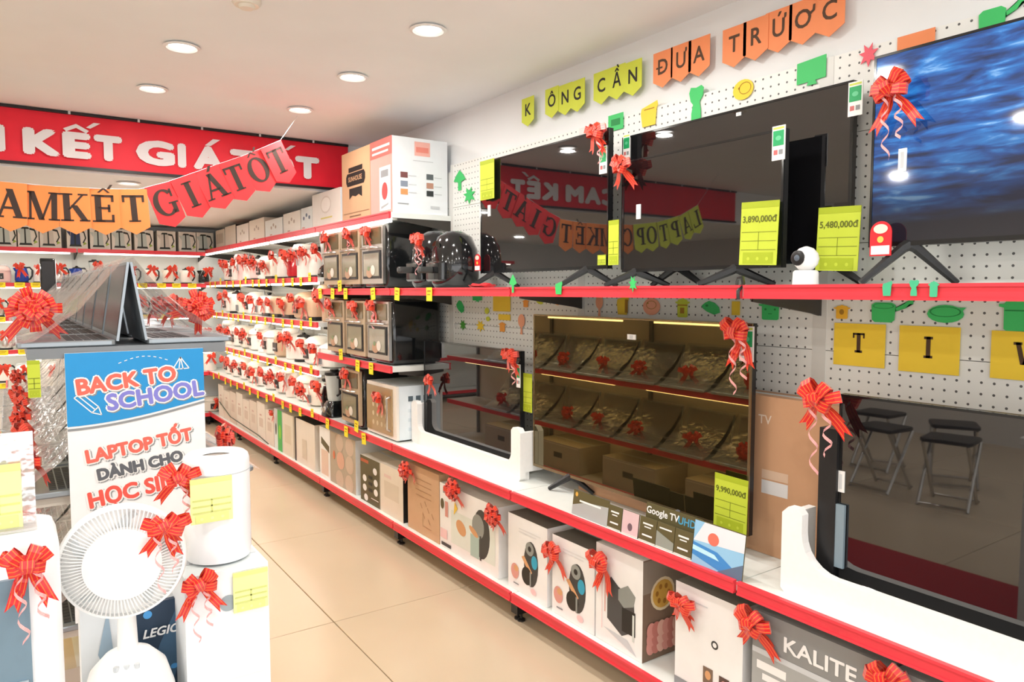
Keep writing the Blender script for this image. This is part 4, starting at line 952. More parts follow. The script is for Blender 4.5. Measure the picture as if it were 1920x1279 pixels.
LY, OR = M('#ccd644', .6), M('#ee8f5c', .6)
def pword(items, colr, what, inkm):
    for i, (px, py, ch) in enumerate(items):
        pennant(px, py, ch, colr, ('lone '+what) if len(items) == 1 else '%s letter of the word on the %s' % (ordn(i).capitalize(), what), inkm=inkm)
pword(((990, 210, 'K'),), LY, 'yellow-green wall pennant with the letter K', INK)
pword(((1035, 193, 'Ô'), (1060, 187, 'N'), (1083, 180, 'G')), LY, 'yellow-green pennants reading ONG', INK)
pword(((1128, 165, 'C'), (1157, 155, 'Ầ'), (1187, 147, 'N')), LY, 'yellow-green pennants reading CAN', INK)
pword(((1243, 130, 'Đ'), (1277, 118, 'Ư'), (1311, 107, 'A')), OR, 'orange pennants reading DUA', BROWNINK)
pword(((1377, 88, 'T'), (1417, 74, 'R'), (1460, 58, 'Ứ'), (1506, 42, 'Ơ'), (1556, 26, 'C')), OR, 'orange pennants reading TRUOC', BROWNINK)

GRN, YEL, ORG, PEA = M('#3fc46a', .55), M('#f2cf3a', .55), M('#f0a040', .55), M('#f0a884', .55)
GDK, YDK = M('#1f8a45', .6), M('#a8791c', .6)
def circ(n=18, a=.5, b_=.5, cx=0, cz=0): return [(cx+a*math.cos(2*math.pi*i/n), cz+b_*math.sin(2*math.pi*i/n)) for i in range(n)]
SH = {'rect': [(-.5, -.5), (.5, -.5), (.5, .5), (-.5, .5)], 'oval': circ(),
      'pot': [(-.35, -.45), (-.28, -.5), (.28, -.5), (.35, -.45), (.36, .2), (.5, .24), (.5, .32), (.36, .32), (.30, .42), (.06, .46), (.05, .5), (-.05, .5), (-.06, .46), (-.30, .42), (-.36, .32), (-.5, .32), (-.5, .24), (-.36, .2)],
      'sauce': [(-.45, -.4), (-.38, -.5), (0, -.5), (.08, -.4), (.1, .12), (.3, .3), (.4, .45), (.5, .45), (.5, .3), (.42, .3), (.33, .12), (.12, .0), (.1, .25), (.0, .35), (-.38, .35), (-.47, .25)],
      'pan': circ(16, .38, .34, -.12, -.1)[:2]+[(.3, .15), (.45, .42), (.5, .4), (.4, .1), (.26, -.02)][::-1][4:]+circ(16, .38, .34, -.12, -.1)[2:],
      'vase': [(-.3, -.5), (.3, -.5), (.28, -.2), (.2, .05), (.4, .2), (.45, .42), (.3, .5), (.0, .46), (-.35, .5), (-.45, .35), (-.35, .1), (-.2, 0), (-.3, -.25)],
      'cup': [(-.4, -.5), (.35, -.5), (.42, .2), (.5, .3), (.45, .5), (0, .4), (-.45, .3), (-.5, .1)],
      'leaf': [(0, -.5), (.12, -.2), (.45, -.3), (.25, 0), (.5, .2), (.18, .2), (.2, .5), (0, .28), (-.25, .5), (-.2, .18), (-.5, .15), (-.25, -.02), (-.4, -.3), (-.1, -.2)],
      'tree': [(-.12, -.5), (.12, -.5), (.12, -.1), (.5, 0), (.3, .25), (0, .5), (-.3, .25), (-.5, 0), (-.12, -.1)],
      'monitor': [(-.15, -.5), (.2, -.5), (.15, -.35), (.5, -.33), (.5, .5), (-.5, .42), (-.5, -.38), (-.1, -.36)],
      'mirror': circ(14, .42, .33, 0, .17)[-3:]+circ(14, .42, .33, 0, .17)[:8]+circ(14, .42, .33, 0, .17)[8:11]+[(-.1, -.3), (-.12, -.5), (.12, -.5), (.1, -.3)],
      'fish': [(-.5, .1), (-.3, .3), (-.1, .42), (.2, .3), (.45, 0), (.5, -.35), (.2, -.5), (-.2, -.3), (-.42, -.1)]}
def cutout(shape, px, py, wp, hp, m_, label, X_=None, art=None):
    X_ = X_ or XW; a, b_ = hx(px-wp/2, py, X_), hx(px+wp/2, py, X_); c, d = hx(px, py-hp/2, X_), hx(px, py+hp/2, X_)
    W, Hh = a.y-b_.y, c.z-d.z
    o = thing('paper_cutout', label, 'paper cutout', (X_, (a.y+b_.y)/2, (c.z+d.z)/2), -90, 'paper cut-outs on the pegboard')
    MB().plate([(x*W, z*Hh) for x, z in SH[shape]], -.0018, 0).build('paper', m_, o)
    if art:
        mb = MB(); dk = {GRN: GDK}.get(m_, YDK)
        for it in art:
            if it[0] == 'e': mb.ell(it[1]*W, it[2]*Hh, it[3]*W, it[4]*Hh, -.0024, 0, 12)
            elif it[0] == 'o':
                n = 20
                for i in range(n):
                    p0, p1 = 2*math.pi*i/n, 2*math.pi*(i+1)/n
                    mb.poly([((it[1]+it[3]*math.cos(p0))*W, -.0024, (it[2]+it[4]*math.sin(p0))*Hh), ((it[1]+it[3]*math.cos(p1))*W, -.0024, (it[2]+it[4]*math.sin(p1))*Hh), ((it[1]+it[3]*.9*math.cos(p1))*W, -.0024, (it[2]+it[4]*.88*math.sin(p1))*Hh), ((it[1]+it[3]*.9*math.cos(p0))*W, -.0024, (it[2]+it[4]*.88*math.sin(p0))*Hh)])
            else: mb.rect(it[1]*W, it[2]*W, it[3]*Hh, it[4]*Hh, -.0024, 0)
        mb.build('drawing', dk, o)
    return o
FACE = [('e', -.2, .05, .05, .06), ('e', .2, .05, .05, .06), ('r', -.08, .08, -.2, -.16)]
for a in (('tree', 862, 338, 22, 38, GRN, 'green tree-shaped cut-out above the glossy air fryer'), ('leaf', 880, 367, 22, 32, GRN, 'green leaf-shaped cut-out just below the tree cut-out'),
          ('rect', 1155, 229, 28, 30, GRN, 'green square cut-out beside the bow above the upper televisions', None, [('r', -.3, .3, -.2, .2)]), ('cup', 1218, 214, 32, 44, YEL, 'yellow cup cut-out on the upper pegboard', None, [('r', -.3, .3, .2, .24)]),
          ('vase', 1306, 195, 30, 66, GRN, 'tall green blender-shaped cut-out on the upper pegboard'), ('oval', 1394, 168, 38, 38, YEL, 'round yellow smiling cut-out on the upper pegboard', None, [('o', .1, .05, .3, .3), ('e', -.2, .1, .04, .06)]),
          ('monitor', 1522, 134, 54, 50, GRN, 'green television-shaped cut-out above the price cards'), ('leaf', 1629, 104, 36, 44, M('#e8596a', .5), 'coral red star-leaf cut-out near the blue-sea television'),
          ('rect', 1718, 82, 70, 42, OR, 'orange toaster-shaped cut-out above the blue-sea television', None, [('e', -.2, -.15, .05, .06), ('e', .2, -.15, .05, .06)]), ('sauce', 1878, 32, 90, 60, GRN, 'green saucepan cut-out at the top right corner'),
          ('fish', 863, 574, 14, 26, GRN, 'green oblong cut-out nearest the ovens'), ('monitor', 895, 558, 17, 15, GRN, 'small green cut-out tucked under the upper rail'), ('rect', 941, 567, 32, 34, YEL, 'large yellow square cut-out on the lower pegboard'),
          ('rect', 946, 595, 22, 11, YEL, 'yellow bar cut-out below the yellow square'), ('oval', 913, 583, 8, 12, LY, 'tiny pale yellow oval cut-out left of the square'), ('oval', 915, 598, 7, 9, LY, 'tiniest yellow dot cut-out left of the yellow bar'),
          ('pot', 986, 569, 12, 14, ORG, 'small orange pot cut-out beside the yellow square'), ('fish', 1012, 566, 12, 10, LY, 'small lime fish cut-out under the upper rail'), ('fish', 1044, 568, 11, 9, ORG, 'small orange fish cut-out under the upper rail'),
          ('leaf', 868, 610, 12, 20, M('#4d9a3a'), 'dark green leaf cut-out low on the pegboard'), ('leaf', 901, 612, 16, 22, YEL, 'yellow leaf cut-out low on the pegboard'), ('pot', 942, 613, 13, 18, ORG, 'orange pot cut-out low on the pegboard'), ('mirror', 978, 608, 15, 38, PEA, 'peach hand-mirror cut-out beside the large television'),
          ('mirror', 1124, 573, 16, 40, PEA, 'peach spatula cut-out above the large television'), ('cup', 1168, 572, 22, 36, YEL, 'yellow backpack-shaped cut-out above the large television', None, [('r', .2, .45, -.4, .3)]), ('oval', 1222, 575, 32, 32, M('#f2a98a', .5), 'round peach smiling cut-out above the large television', None, [('o', 0, .1, .3, .25), ('e', -.2, .2, .04, .05)]),
          ('pot', 1280, 577, 26, 36, LY, 'lime pressure cooker cut-out above the large television', None, [('r', -.35, .35, .1, .16), ('r', -.15, .15, -.3, 0)]), ('fish', 1333, 576, 34, 28, GRN, 'green cloud-like cut-out above the large television', None, [('e', -.2, .1, .08, .08)]), ('rect', 1380, 578, 15, 26, YEL, 'narrow yellow cut-out above the large bow'),
          ('pot', 1445, 582, 44, 36, GRN, 'green pot cut-out with a smiling face', None, FACE), ('pot', 1579, 585, 30, 26, M('#f2b830', .5), 'orange-yellow pot cut-out above the letter T card', None, [('e', 0, 0, .15, .2)]),
          ('sauce', 1672, 583, 80, 44, GRN, 'green saucepan cut-out above the yellow letter cards', None, [('o', -.18, .2, .25, .12)]), ('pan', 1785, 584, 92, 50, GRN, 'green frying pan cut-out above the letter I card', None, [('o', -.12, -.02, .33, .2)]), ('pot', 1908, 590, 70, 62, GRN, 'green cooking pot cut-out at the right picture edge', None, [('r', -.33, .33, .1, .14)])):
    cutout(*a)
for px, py, wp, hp, sh, lab in ((962, 532, 14, 34, 'tree', 'below the banner-reflecting television'), (1048, 540, 13, 24, 'cup', 'in the middle of the rail'), (1187, 533, 15, 30, 'leaf', 'below the smaller television'), (1664, 541, 18, 28, 'cup', 'first of the three below the blue-sea television'), (1714, 540, 20, 30, 'vase', 'middle of the three below the blue-sea television'), (1751, 542, 20, 30, 'pot', 'last of the three below the blue-sea television')):
    cutout(sh, px, py, wp, hp, M('#46b98a', .5) if px > 1500 else GRN, 'small green cut-out on the upper red rail, '+lab, D1-.006)
for (px, py, wp, hp), ch in (((1612, 647, 96, 80), 'T'), ((1743, 656, 114, 88), 'I'), ((1922, 668, 128, 92), 'V')):
    X_ = XW; a, b_ = hx(px-wp/2, py, X_), hx(px+wp/2, py, X_); W = a.y-b_.y; c, d = hx(px, py-hp/2, X_), hx(px, py+hp/2, X_); Hh = c.z-d.z
    o = thing('letter_card', 'yellow card with a brown slab letter %s on the pegboard' % ch, 'letter card', (X_, (a.y+b_.y)/2, (c.z+d.z)/2), -90, 'yellow letter cards')
    MB().box(-W/2, W/2, -.002, 0, -Hh/2, Hh/2).build('card', M('#f7d33c', .6), o)
    serif(ch, Hh*.46, BROWNINK, o, (-.0, -.003, -Hh*.18), True, .82)

# ================================================================== banner and bunting
YBN = YB-.03
o = thing('banner', 'long red banner with white capitals CAM KẾT GIÁ TỐT hung from the ceiling', 'banner', (0, YBN, 0), 0)
BX0, BX1, BZ0, BZ1 = -2.3, 2.02, 2.18, 2.49
mb = MB(); n = 36
for i in range(n):
    xa, xb = BX0+(BX1-BX0)*i/n, BX0+(BX1-BX0)*(i+1)/n; ya, yb = .006*math.sin(xa*5), .006*math.sin(xb*5)
    mb.faces([(xa, ya, BZ0), (xb, yb, BZ0), (xb, yb, BZ1), (xa, ya, BZ1), (xa, ya+.002, BZ0), (xb, yb+.002, BZ0), (xb, yb+.002, BZ1), (xa, ya+.002, BZ1)], [(0, 1, 2, 3), (7, 6, 5, 4), (0, 4, 5, 1), (3, 2, 6, 7)])
mb.build('cloth', mat('banner_red', srgb('#e8142f'), .5, var=.14, scale=5), o, 60)
for z in (BZ0, BZ1): MB().box(BX0, BX1, -.012, .012, z-.008, z+.008).build('batten', BLACK, o)
for i in range(12): MB().box(BX0+.1+i*.36, BX0+.112+i*.36, -.016, -.012, BZ1-.009, BZ1+.009).build('clip', LGREY, o)
BL = mat('banner_white', (.78, .78, .80), .6)
def bannerletter(ch, xa, xb, dz=0):
    t_ = text(ch, .2, BL, o, (0, 0, 0), offset=.013)
    xs = [v.co.x for v in t_.data.vertices]; sxx = (xb-xa)/(max(xs)-min(xs)); t_.scale = (sxx, 1, .92); t_.location = ((xa+xb)/2-(max(xs)+min(xs))/2*sxx, -.014, 2.300)
for ch, xa, xb in (('C', -.58, -.40), ('A', -.39, -.20), ('M', -.19, .015)): bannerletter(ch, xa, xb)
for ch, pa, pb in (('K', 43, 113), ('E', 117, 171), ('T', 176, 229), ('G', 254, 327), ('I', 332, 348), ('A', 361, 418), ('T', 430, 486), ('O', 488, 550), ('T', 552, 597)):
    bannerletter(ch, hy(pa, 280, YBN).x, hy(pb, 290, YBN).x)
    mb = MB(); xc = hy((pa+pb)/2, 285, YBN).x; zt = 2.385
    if ch in 'EO':
        for sg_ in (-1, 1): mb.poly([(xc, -.0145, zt+.045), (xc, -.0145, zt+.022), (xc+sg_*.05, -.0145, zt-.004), (xc+sg_*.065, -.0145, zt+.012)])
        mb.poly([(xc+.05, -.015, zt+.03), (xc+.09, -.015, zt+.062), (xc+.125, -.015, zt+.062), (xc+.072, -.015, zt+.026)])
    if ch == 'A': mb.poly([(xc-.02, -.0145, zt+.0), (xc+.03, -.0145, zt+.045), (xc+.075, -.0145, zt+.045), (xc+.015, -.0145, zt-.0)])
    if mb.f: mb.build('letter_accent', BL, o)
def garland(label, pts, letters, mats, Yp, w_=.132, h_=.2, tint=INK, lh=.115, back=False):
    """pts: string points (x,z); letters strung along it"""
    o = thing('letter_bunting', label, 'bunting', (pts[0][0], Yp, 0), 0); x00 = pts[0][0]
    L_ = [0]
    for a, b_ in zip(pts, pts[1:]): L_.append(L_[-1]+math.dist(a, b_))
    def at(s_):
        for i in range(len(pts)-1):
            if s_ <= L_[i+1] or i == len(pts)-2:
                t = (s_-L_[i])/(L_[i+1]-L_[i]); a, b_ = pts[i], pts[i+1]
                return a[0]+(b_[0]-a[0])*t-x00, a[1]+(b_[1]-a[1])*t, math.atan2(b_[1]-a[1], b_[0]-a[0])
    MB().tube([(p[0]-x00, 0, p[1]) for p in pts], .002, 4).build('string', LGREY, o)
    step = L_[-1]/len(letters)
    pm = {}
    for i, ch in enumerate(letters):
        x, z, a = at(step*(i+.5))
        if ch == ' ': continue
        mi = mats(i)
        if mi.name not in pm: pm[mi.name] = MB().plate([(-w_/2, 0), (-w_/2, -h_*.84), (0, -h_), (w_/2, -h_*.84), (w_/2, 0)][::-1], -.001, .001).mesh('pennant', [mi])
        p_ = link('pennant', pm[mi.name], o, (x, -.003*(i % 2)-.002, z)); p_.rotation_euler = (0, -a, rnd.uniform(-.12, .12)); p_.scale = (step/w_*1.06, 1, 1)
        l_ = serif(ch, lh, tint, p_, (0, -.0022, -h_*.72), False, .92 if ch != 'M' else .8)
    return o
BO, BR = M('#ee8a48', .65), M('#d93034', .65)
YG = 4.3
pp = [(-.93, 2.20), (-.72, 2.10), (-.45, 2.03), (-.17, 1.995), (.0, 1.985), (.2, 1.98), (.42, 1.985), (.58, 1.995), (.72, 2.045), (.95, 2.15), (1.12, 2.225), (1.33, 2.335)]
garland('lime, orange and red serif letter bunting hanging below the red banner', pp, 'LAPTOPCAMKẾTGIÁTỐT', lambda i: LY if i < 6 else (BO if i < 12 else BR), YG, .13, .235, mat('dark_brown_ink', (.035, .016, .010), .6), .138)
mb = MB().tube([(1.33, YG, 2.335), (1.45, YG+.05, ZC-.002)], .0015, 4); tag(mb.build('hanging_string', LGREY), 'thin string tying the letter bunting to the ceiling', 'string')
mb = MB().tube([(-.93, YG, 2.20), (-1.2, YG, ZC-.002)], .0015, 4); tag(mb.build('hanging_string', LGREY), 'thin string holding up the unseen end of the letter bunting', 'string')

# ================================================================== laptop island
IY0, IY1, IXC = 2.44, 5.85, .297
isl = thing('display_gondola', 'low grey display gondola carrying rows of open laptops', 'display shelf', (IXC, IY0, 0), 0)
LI = IY1-IY0; GFR = M('#6a6e72', .45); TRAY = M('#7a7f84', .4)
MB().box(-.012, .012, 0, LI, .05, 1.27).build('spine_panel', M('#d8cfc2', .6), isl)
for z, hw in ((1.30, .263), (.87, .325), (.47, .325), (.13, .325)):
    MB().box(-hw, hw, -.02 if z > 1 else .02, LI, z-.03, z).build('shelf_board', TRAY if z > 1 else M('#cfcac0', .5), isl)
    if z < 1:
        for sx in (-1, 1): MB().box(sx*(hw+.006)-.005, sx*(hw+.006)+.005, .02, LI, z-.034, z+.004).build('price_rail', RAIL, isl)
    if z > .4:
        for sx in (-1, 1):
            for k in range(3): MB().box(sx*(hw-.03)-.006, sx*(hw-.03)+.006, .08+k*1.12, .9+k*1.12, z-.043, z-.0305).build('light_strip', WARMLED, isl)
for k in range(4):
    MB().box(-.03, .03, k*1.12+.0, k*1.12+.03, 0, 1.268).build('upright', GFR, isl)
SCRL = M('#15181d', .25); ALU = M('#9aa3aa', .35, metal=.6); KEY = M('#3a3d41', .5)
def laptop(wrap):
    """base in front of the hinge (local -y), lid leaning back; width .36 along x"""
    o = thing('laptop', '', '')
    MB().rr(.36, .245, [(0, .004), (.004, 0), (.014, 0), (.017, .003)], .012, cy=-.1225, seg=2).build('base', ALU, o)
    k = MB()
    for i in range(12):
        for j in range(5): k.box(-.15+i*.0252, -.15+i*.0252+.021, -.035-j*.022, -.017-j*.022, .017, .0185)
    k.build('keyboard', KEY, o); MB().box(-.055, .055, -.225, -.155, .017, .0174).build('touchpad', GREY, o)
    l = MB(); c, s_ = math.cos(R(8.5)), math.sin(R(8.5))
    def pt(x, h_, d): return (x, h_*s_+d*c, .014+h_*c-d*s_)
    l.faces([pt(x, h_, d) for d in (0, .007) for x, h_ in ((-.18, 0), (.18, 0), (.18, .235), (-.18, .235))], [(0, 1, 2, 3), (7, 6, 5, 4), (0, 4, 5, 1), (1, 5, 6, 2), (2, 6, 7, 3), (3, 7, 4, 0)])
    ld = l.build('lid', ALU, o)
    MB().poly([pt(x, h_, -.0008) for x, h_ in ((-.172, .014), (.172, .014), (.172, .226), (-.172, .226))]).build('screen', SCRL, ld)
    if wrap:
        f = MB(); n, m_ = 8, 8; g = []
        for j in range(m_+1):
            t = j/m_
            for i in range(n+1):
                u_ = -.19+.38*i/n; top = pt(u_, .248, -.004); fr_ = (u_, -.262, .006)
                y = top[1]*(1-t)**1.2*1+fr_[1]*(1-(1-t)**1.2); z = top[2]*(1-t)**2.1+fr_[2]*(1-(1-t)**2.1)+.010*math.sin(7*u_*6+5*t)*(t*(1-t)*3)+.022*t*(1-t)*2+.008*math.sin(i*2.3+j*1.9)*(t*(1-t))*3
                g.append((u_, y, z))
        f.faces(g, [(j*(n+1)+i, j*(n+1)+i+1, (j+1)*(n+1)+i+1, (j+1)*(n+1)+i) for j in range(m_) for i in range(n)])
        f.build('plastic_wrap', FILM, o, 80)
    return o
LV = {1.30: 'top', .87: 'middle', .47: 'lower'}
for z, nm in LV.items():
    for side in (1, -1):
        n = 8 if z > 1 else 7
        for i in range(n):
            y = IY0+.165+i*.405; hx_ = IXC+side*(.042 if z > 1 else .10)
            zz = z+.001
            sd = 'aisle' if side > 0 else 'far'
            place(('laptop', 1), lambda: laptop(True), (hx_, y, zz), 90 if side > 0 else -90, 'plastic-wrapped open laptop, %s from the sign on the %s side of the island\'s %s shelf' % (ordn(i), sd, nm), 'laptop', 'wrapped laptops on the island')
            if i < 5 or i % 2 == 0:
                big = z > 1 and i == 0
                bx = hx_+side*(.155 if not big else (.17 if side > 0 else .20))
                b_ = bow((bx, y-.04 if big else y+rnd.uniform(-.08, .08), zz+(.11 if big else .10)), 0 if big else (60 if side > 0 else -60), 'red %s bow on the %s laptop from the sign, %s side, %s island shelf' % ('pompom' if big and side < 0 else 'ribbon', ordn(i), sd, nm), 1.15 if big and side < 0 else .95, 'pom' if (i % 2 == 0) else 'butterfly', near=(i < 2))
                if big and side > 0: b_.rotation_euler[1] = .5
# small lime card and black slab among the laptops
q = hy(52, 765, 2.5)
o = pricecard((.048, 2.414, 1.165), 0, .03, .104, '', 'narrow lime price card among the wrapped laptops beside the sign')
for i, (x, d) in enumerate(((-.20, .0), (.24, .0))):
    for k in range(4):
        o, W, h = carton('plain grey carton, %s in %s row on the island base shelf' % (ordn(k), ('the far', 'the aisle', 'the inner')[i]), 0, 0, .131, .131+.2, body=M('#b9b0a2'), depth=.3 if i < 2 else .05, rz=0 if False else (90 if i == 1 else -90), loc=((IXC+.31) if i == 1 else (IXC-.31 if i == 0 else IXC-.02), IY0+.3+.75*k, .131), W=.5, group='island base cartons')
        prints(o, [('r', M('#4a4a46'), -.05, .05, .09, .13), ('r', M('#dcd6ca'), -.24, .24, .185, .19)])

sp = thing('speaker', 'slim black upright speaker at the far end of the laptop island', 'speaker', (.215, 5.74, 1.301), 0)
MB().rr(.085, .12, [(0, .004), (.006, 0), (.37, 0), (.376, .004)], .01, seg=2).build('cabinet', GLOSSBLACK, sp, 40); MB().box(-.034, .034, -.063, -.0605, .02, .355).build('grille', BLACK, sp)
MB().box(.043, .047, -.055, .055, .01, .365).build('side_trim', LGREY, sp)
# sign on the island end
sg = thing('poster_sign', 'blue and white BACK TO SCHOOL poster on the end of the laptop island', 'sign', (.306, 2.405, .50), 0)
SW, SH_ = .368, .785
MB().box(-SW/2, SW/2, 0, .012, 0, SH_).build('board', M('#eceef0', .5), sg)
pts = [(-SW/2, SH_), (SW/2, SH_)]; cv = []
for i in range(13):
    t = i/12; cv.append((SW/2-SW*t, SH_-.158-.052*math.sin(math.pi/2*t)))
mb = MB(); mb.poly([(-SW/2, -.0008, SH_)]+[(x, -.0008, z) for x, z in cv[::-1]]+[(SW/2, -.0008, SH_)][::1], 0)
mb.build('blue_header', SKYBLUE, sg)
mb = MB()
for (x0, z0), (x1, z1) in zip(cv, cv[1:]): mb.poly([(x0, -.0009, z0-.006), (x1, -.0009, z1-.006), (x1, -.0009, z1-.013), (x0, -.0009, z0-.013)])
mb.build('grey_swoosh', GREY, sg)
def outlined(s_, size, m_, x, z, rot, sx=1, back=WHITE, off=.0027):
    a = text(s_, size, back, sg, (x, -.0018, z), offset=off*2.6, sx=sx, name='letter_outline', rot=rot)
    b_ = text(s_, size, m_, sg, (x, -.0026, z), offset=off*1.0, sx=sx, name='lettering', rot=rot)
    g_ = text(s_, size, GREY, sg, (x+.003, -.0013, z-.003), offset=off*2.6, sx=sx, name='letter_shadow', rot=rot)
outlined('BACK TO', .062, CORAL, -.028, SH_-.088, -.10)
outlined('SCHOOL', .066, LAV, .048, SH_-.138, -.10)
outlined('LAPTOP TỐT', .052, CORAL, -.0, SH_-.285, -.13, .95)
outlined('DÀNH CHO', .045, M('#5b5f66', .5), .0, SH_-.345, -.13, .95)
outlined('HỌC SINH', .064, M('#e2564a', .5), .0, SH_-.415, -.13, .95)
mb = MB()
def lin(a, b_, t_=.003):
    d = Vector((b_[0]-a[0], b_[1]-a[1])).normalized(); nx, nz = -d.y*t_/2, d.x*t_/2
    mb.poly([(a[0]+nx, -.0015, a[1]+nz), (b_[0]+nx, -.0015, b_[1]+nz), (b_[0]-nx, -.0015, b_[1]-nz), (a[0]-nx, -.0015, a[1]-nz)])
pc = [(-.165, SH_-.128), (-.147, SH_-.115), (-.105, SH_-.158), (-.098, SH_-.182), (-.122, SH_-.174)]
for a, b_ in zip(pc, pc[1:]+pc[:1]): lin(a, b_)
lin(pc[2], pc[4]); lin((-.156, SH_-.1215), (-.1135, SH_-.166))
mb.build('pencil_drawing', WHITE, sg); mb = MB()
pl = [(.095, SH_-.062), (.118, SH_-.025), (.142, SH_-.06)]
for a, b_ in zip(pl, pl[1:]+pl[:1]): lin(a, b_)
lin(pl[1], (.113, SH_-.062)); lin(pl[1], (.125, SH_-.062))
mb.build('paper_plane_drawing', WHITE, sg); mb = MB()
for i in range(9):
    q0, q1 = (i*2)/18, (i*2+1)/18; f_ = lambda t: (-.05+.14*t, SH_-.035+.018*math.sin(math.pi*t))
    lin(f_(q0), f_(q1), .002)
mb.build('dotted_trail', WHITE, sg)

# ================================================================== foreground counter
FY, CY, AY, S = 1.05, 1.085, .985, .56
PZ = hy(425, 1340, CY).z; BR_ = (hy(362, 1058, FY).x-hy(120, 1058, FY).x)*.39; BT = hy(240, 1236, FY).z-PZ
pod = thing('counter', 'white counter under the fan and small boxes in the foreground', 'counter', (-.055, 1.095, 0), 0)
MB().rr(.67, .42, [(PZ-.03, 0), (PZ-.004, 0), (PZ, .004)], .01, seg=2).build('top', M('#e7e7e4', .5), pod)
MB().box(-.32, .32, -.19, .19, .04, PZ-.0305).build('cabinet', M('#d9dcdd', .5), pod); MB().box(-.29, .29, -.13, .13, 0, .0395).build('kick_base', DKG, pod)
q = hy(240, 1058, FY); rad = (hy(362, 1058, FY).x-hy(120, 1058, FY).x)/2
fan = thing('desk_fan', 'white round desk fan with ribbed rim in the foreground', 'fan', (q.x, FY+.035, PZ+.001), 0)
hc = q.z-PZ; FW = M('#f4f4f2', .35)
MB().lathe([(BR_*.98, 0), (BR_, .006), (BR_*.97, BT*.55), (BR_*.8, BT*.8), (BR_*.5, BT*.94), (.013, BT)], 36).build('base', FW, fan, 40)
for x in (-.012, 0, .012): MB().lathe([(.0036, 0), (.0036, .006)], 8, c=(x, -BR_*.55, BT*.88)).build('button', LGREY, fan)
MB().lathe([(.013, BT-.004), (.011, BT+.05), (.0095, hc-.015)], 18).build('pole', FW, fan, 40)
MB().ylathe([(.02, -.05), (.03, -.042), (.034, -.011), (.028, -.003)], 20, c=(0, 0, hc)).build('motor_housing', FW, fan, 40)
MB().ylathe([(rad, .011), (rad+.0023, .02), (rad, .028), (rad-.0034, .029), (rad-.0045, .022)], 56, c=(0, 0, hc)).build('guard_rim', FW, fan, 50)
mb = MB(); N = 84
for i in range(N):
    a = 2*math.pi*i/N; r0, r1 = rad*.62, rad-.002
    mb.tube([(r0*math.cos(a), -.037, hc+r0*math.sin(a)), ((r0+r1)/2*math.cos(a+.03), -.036, hc+(r0+r1)/2*math.sin(a+.03)), (r1*math.cos(a+.06), -.028, hc+r1*math.sin(a+.06))], .0009, 4)
tag(mb.build('front_guard', FW, fan), kind='stuff')
MB().ylathe([(rad*.64, .032), (rad*.62, .038), (rad*.3, .040), (rad*.05, .0405)], 40, c=(0, 0, hc)).build('centre_disc', FW, fan, 50)
for i in range(5):
    mb = MB(); a = 2*math.pi*i/5; pts = [(.018+(rad-.026)*t/6, .45*math.sin(.2+t/6*2.6)) for t in range(7)]
    for (ra, wa), (rb, wb) in zip(pts, pts[1:]): mb.poly([(ra*math.cos(a-wa), -.016, hc+ra*math.sin(a-wa)), (rb*math.cos(a-wb), -.016, hc+rb*math.sin(a-wb)), (rb*math.cos(a+wb), -.025, hc+rb*math.sin(a+wb)), (ra*math.cos(a+wa), -.025, hc+ra*math.sin(a+wa))])
    mb.build('blade', M('#d5dadb', .3), fan, 60)
mb = MB()
for i in range(40):
    a = 2*math.pi*i/40; mb.tube([(.028*math.cos(a), .005, hc+.028*math.sin(a)), ((rad-.002)*math.cos(a), -.011, hc+(rad-.002)*math.sin(a))], .0008, 4)
tag(mb.build('rear_guard', FW, fan), kind='stuff')
fan.rotation_euler = (0, 0, R(-10))
bow(hy(305, 985, FY-.02), 0, 'red bow on the upper rim of the white desk fan', .48, curls=2)
# purifier on its carton
PALE = M('#e9eda0', .6)
a, b_ = hy(345, 1075, CY), hy(503, 1075, CY); topz = hy(420, 1070, CY).z
o, W, h = carton('white carton with a grey dot under the white cylinder', 0, 0, PZ+.001, topz, body=M('#eef0f1'), depth=.125, rz=0, loc=((a.x+b_.x)/2, CY, PZ+.001), W=b_.x-a.x, top=M('#dfe6e6'))
dq = hy(428, 1132, CY); prints(o, [('e', M('#9aa6ac'), dq.x-(a.x+b_.x)/2, dq.z-PZ, .012, .012), ('r', M('#e3e5e6'), -.01, .05, .02, .05)])
def card_y(px0, py0, px1, py1, Y_, label):
    a_, c_ = hy(px0, py1, Y_), hy(px1, py0, Y_); o_ = pricecard(((a_.x+c_.x)/2, Y_, a_.z), 0, c_.x-a_.x, c_.z-a_.z, '', label)
    for ch_ in o_.children:
        if ch_.name.startswith('card'): ch_.data.materials[0] = PALE
        else:
            for i_, m_ in enumerate((M('#dde28a', .6), M('#c9cf7a', .6), PALE)): ch_.data.materials[i_] = m_
    return o_
card_y(438, 1062, 501, 1150, CY-.003, 'pale yellow price card on the white carton with the grey dot')
PY = CY+.062
q = hy(408, 950, PY); pr_ = (hy(470, 950, PY).x-hy(347, 950, PY).x)/2; ph = hy(410, 848, PY).z-topz
pu = thing('air_purifier', 'white cylindrical air purifier with a dark top opening', 'air purifier', (q.x, PY, topz+.001), 0)
MB().lathe([(pr_-.011, 0), (pr_-.002, .003), (pr_, .015), (pr_, ph-.011), (pr_-.002, ph-.004), (pr_-.007, ph), (pr_*.55, ph), (pr_*.48, ph-.006)], 40, cap1=False).build('body', M('#f3f4f5', .3), pu, 40)
MB().lathe([(pr_*.5, ph-.007), (.005, ph-.008)], 30).build('top_grille', M('#8f857c', .5), pu)
MB().lathe([(pr_+.0004, ph-.027), (pr_+.0004, ph-.0255)], 40, cap0=False, cap1=False).build('seam_ring', LGREY, pu)
card_y(358, 890, 434, 985, PY-pr_-.003, 'pale yellow price card on the white cylindrical air purifier')
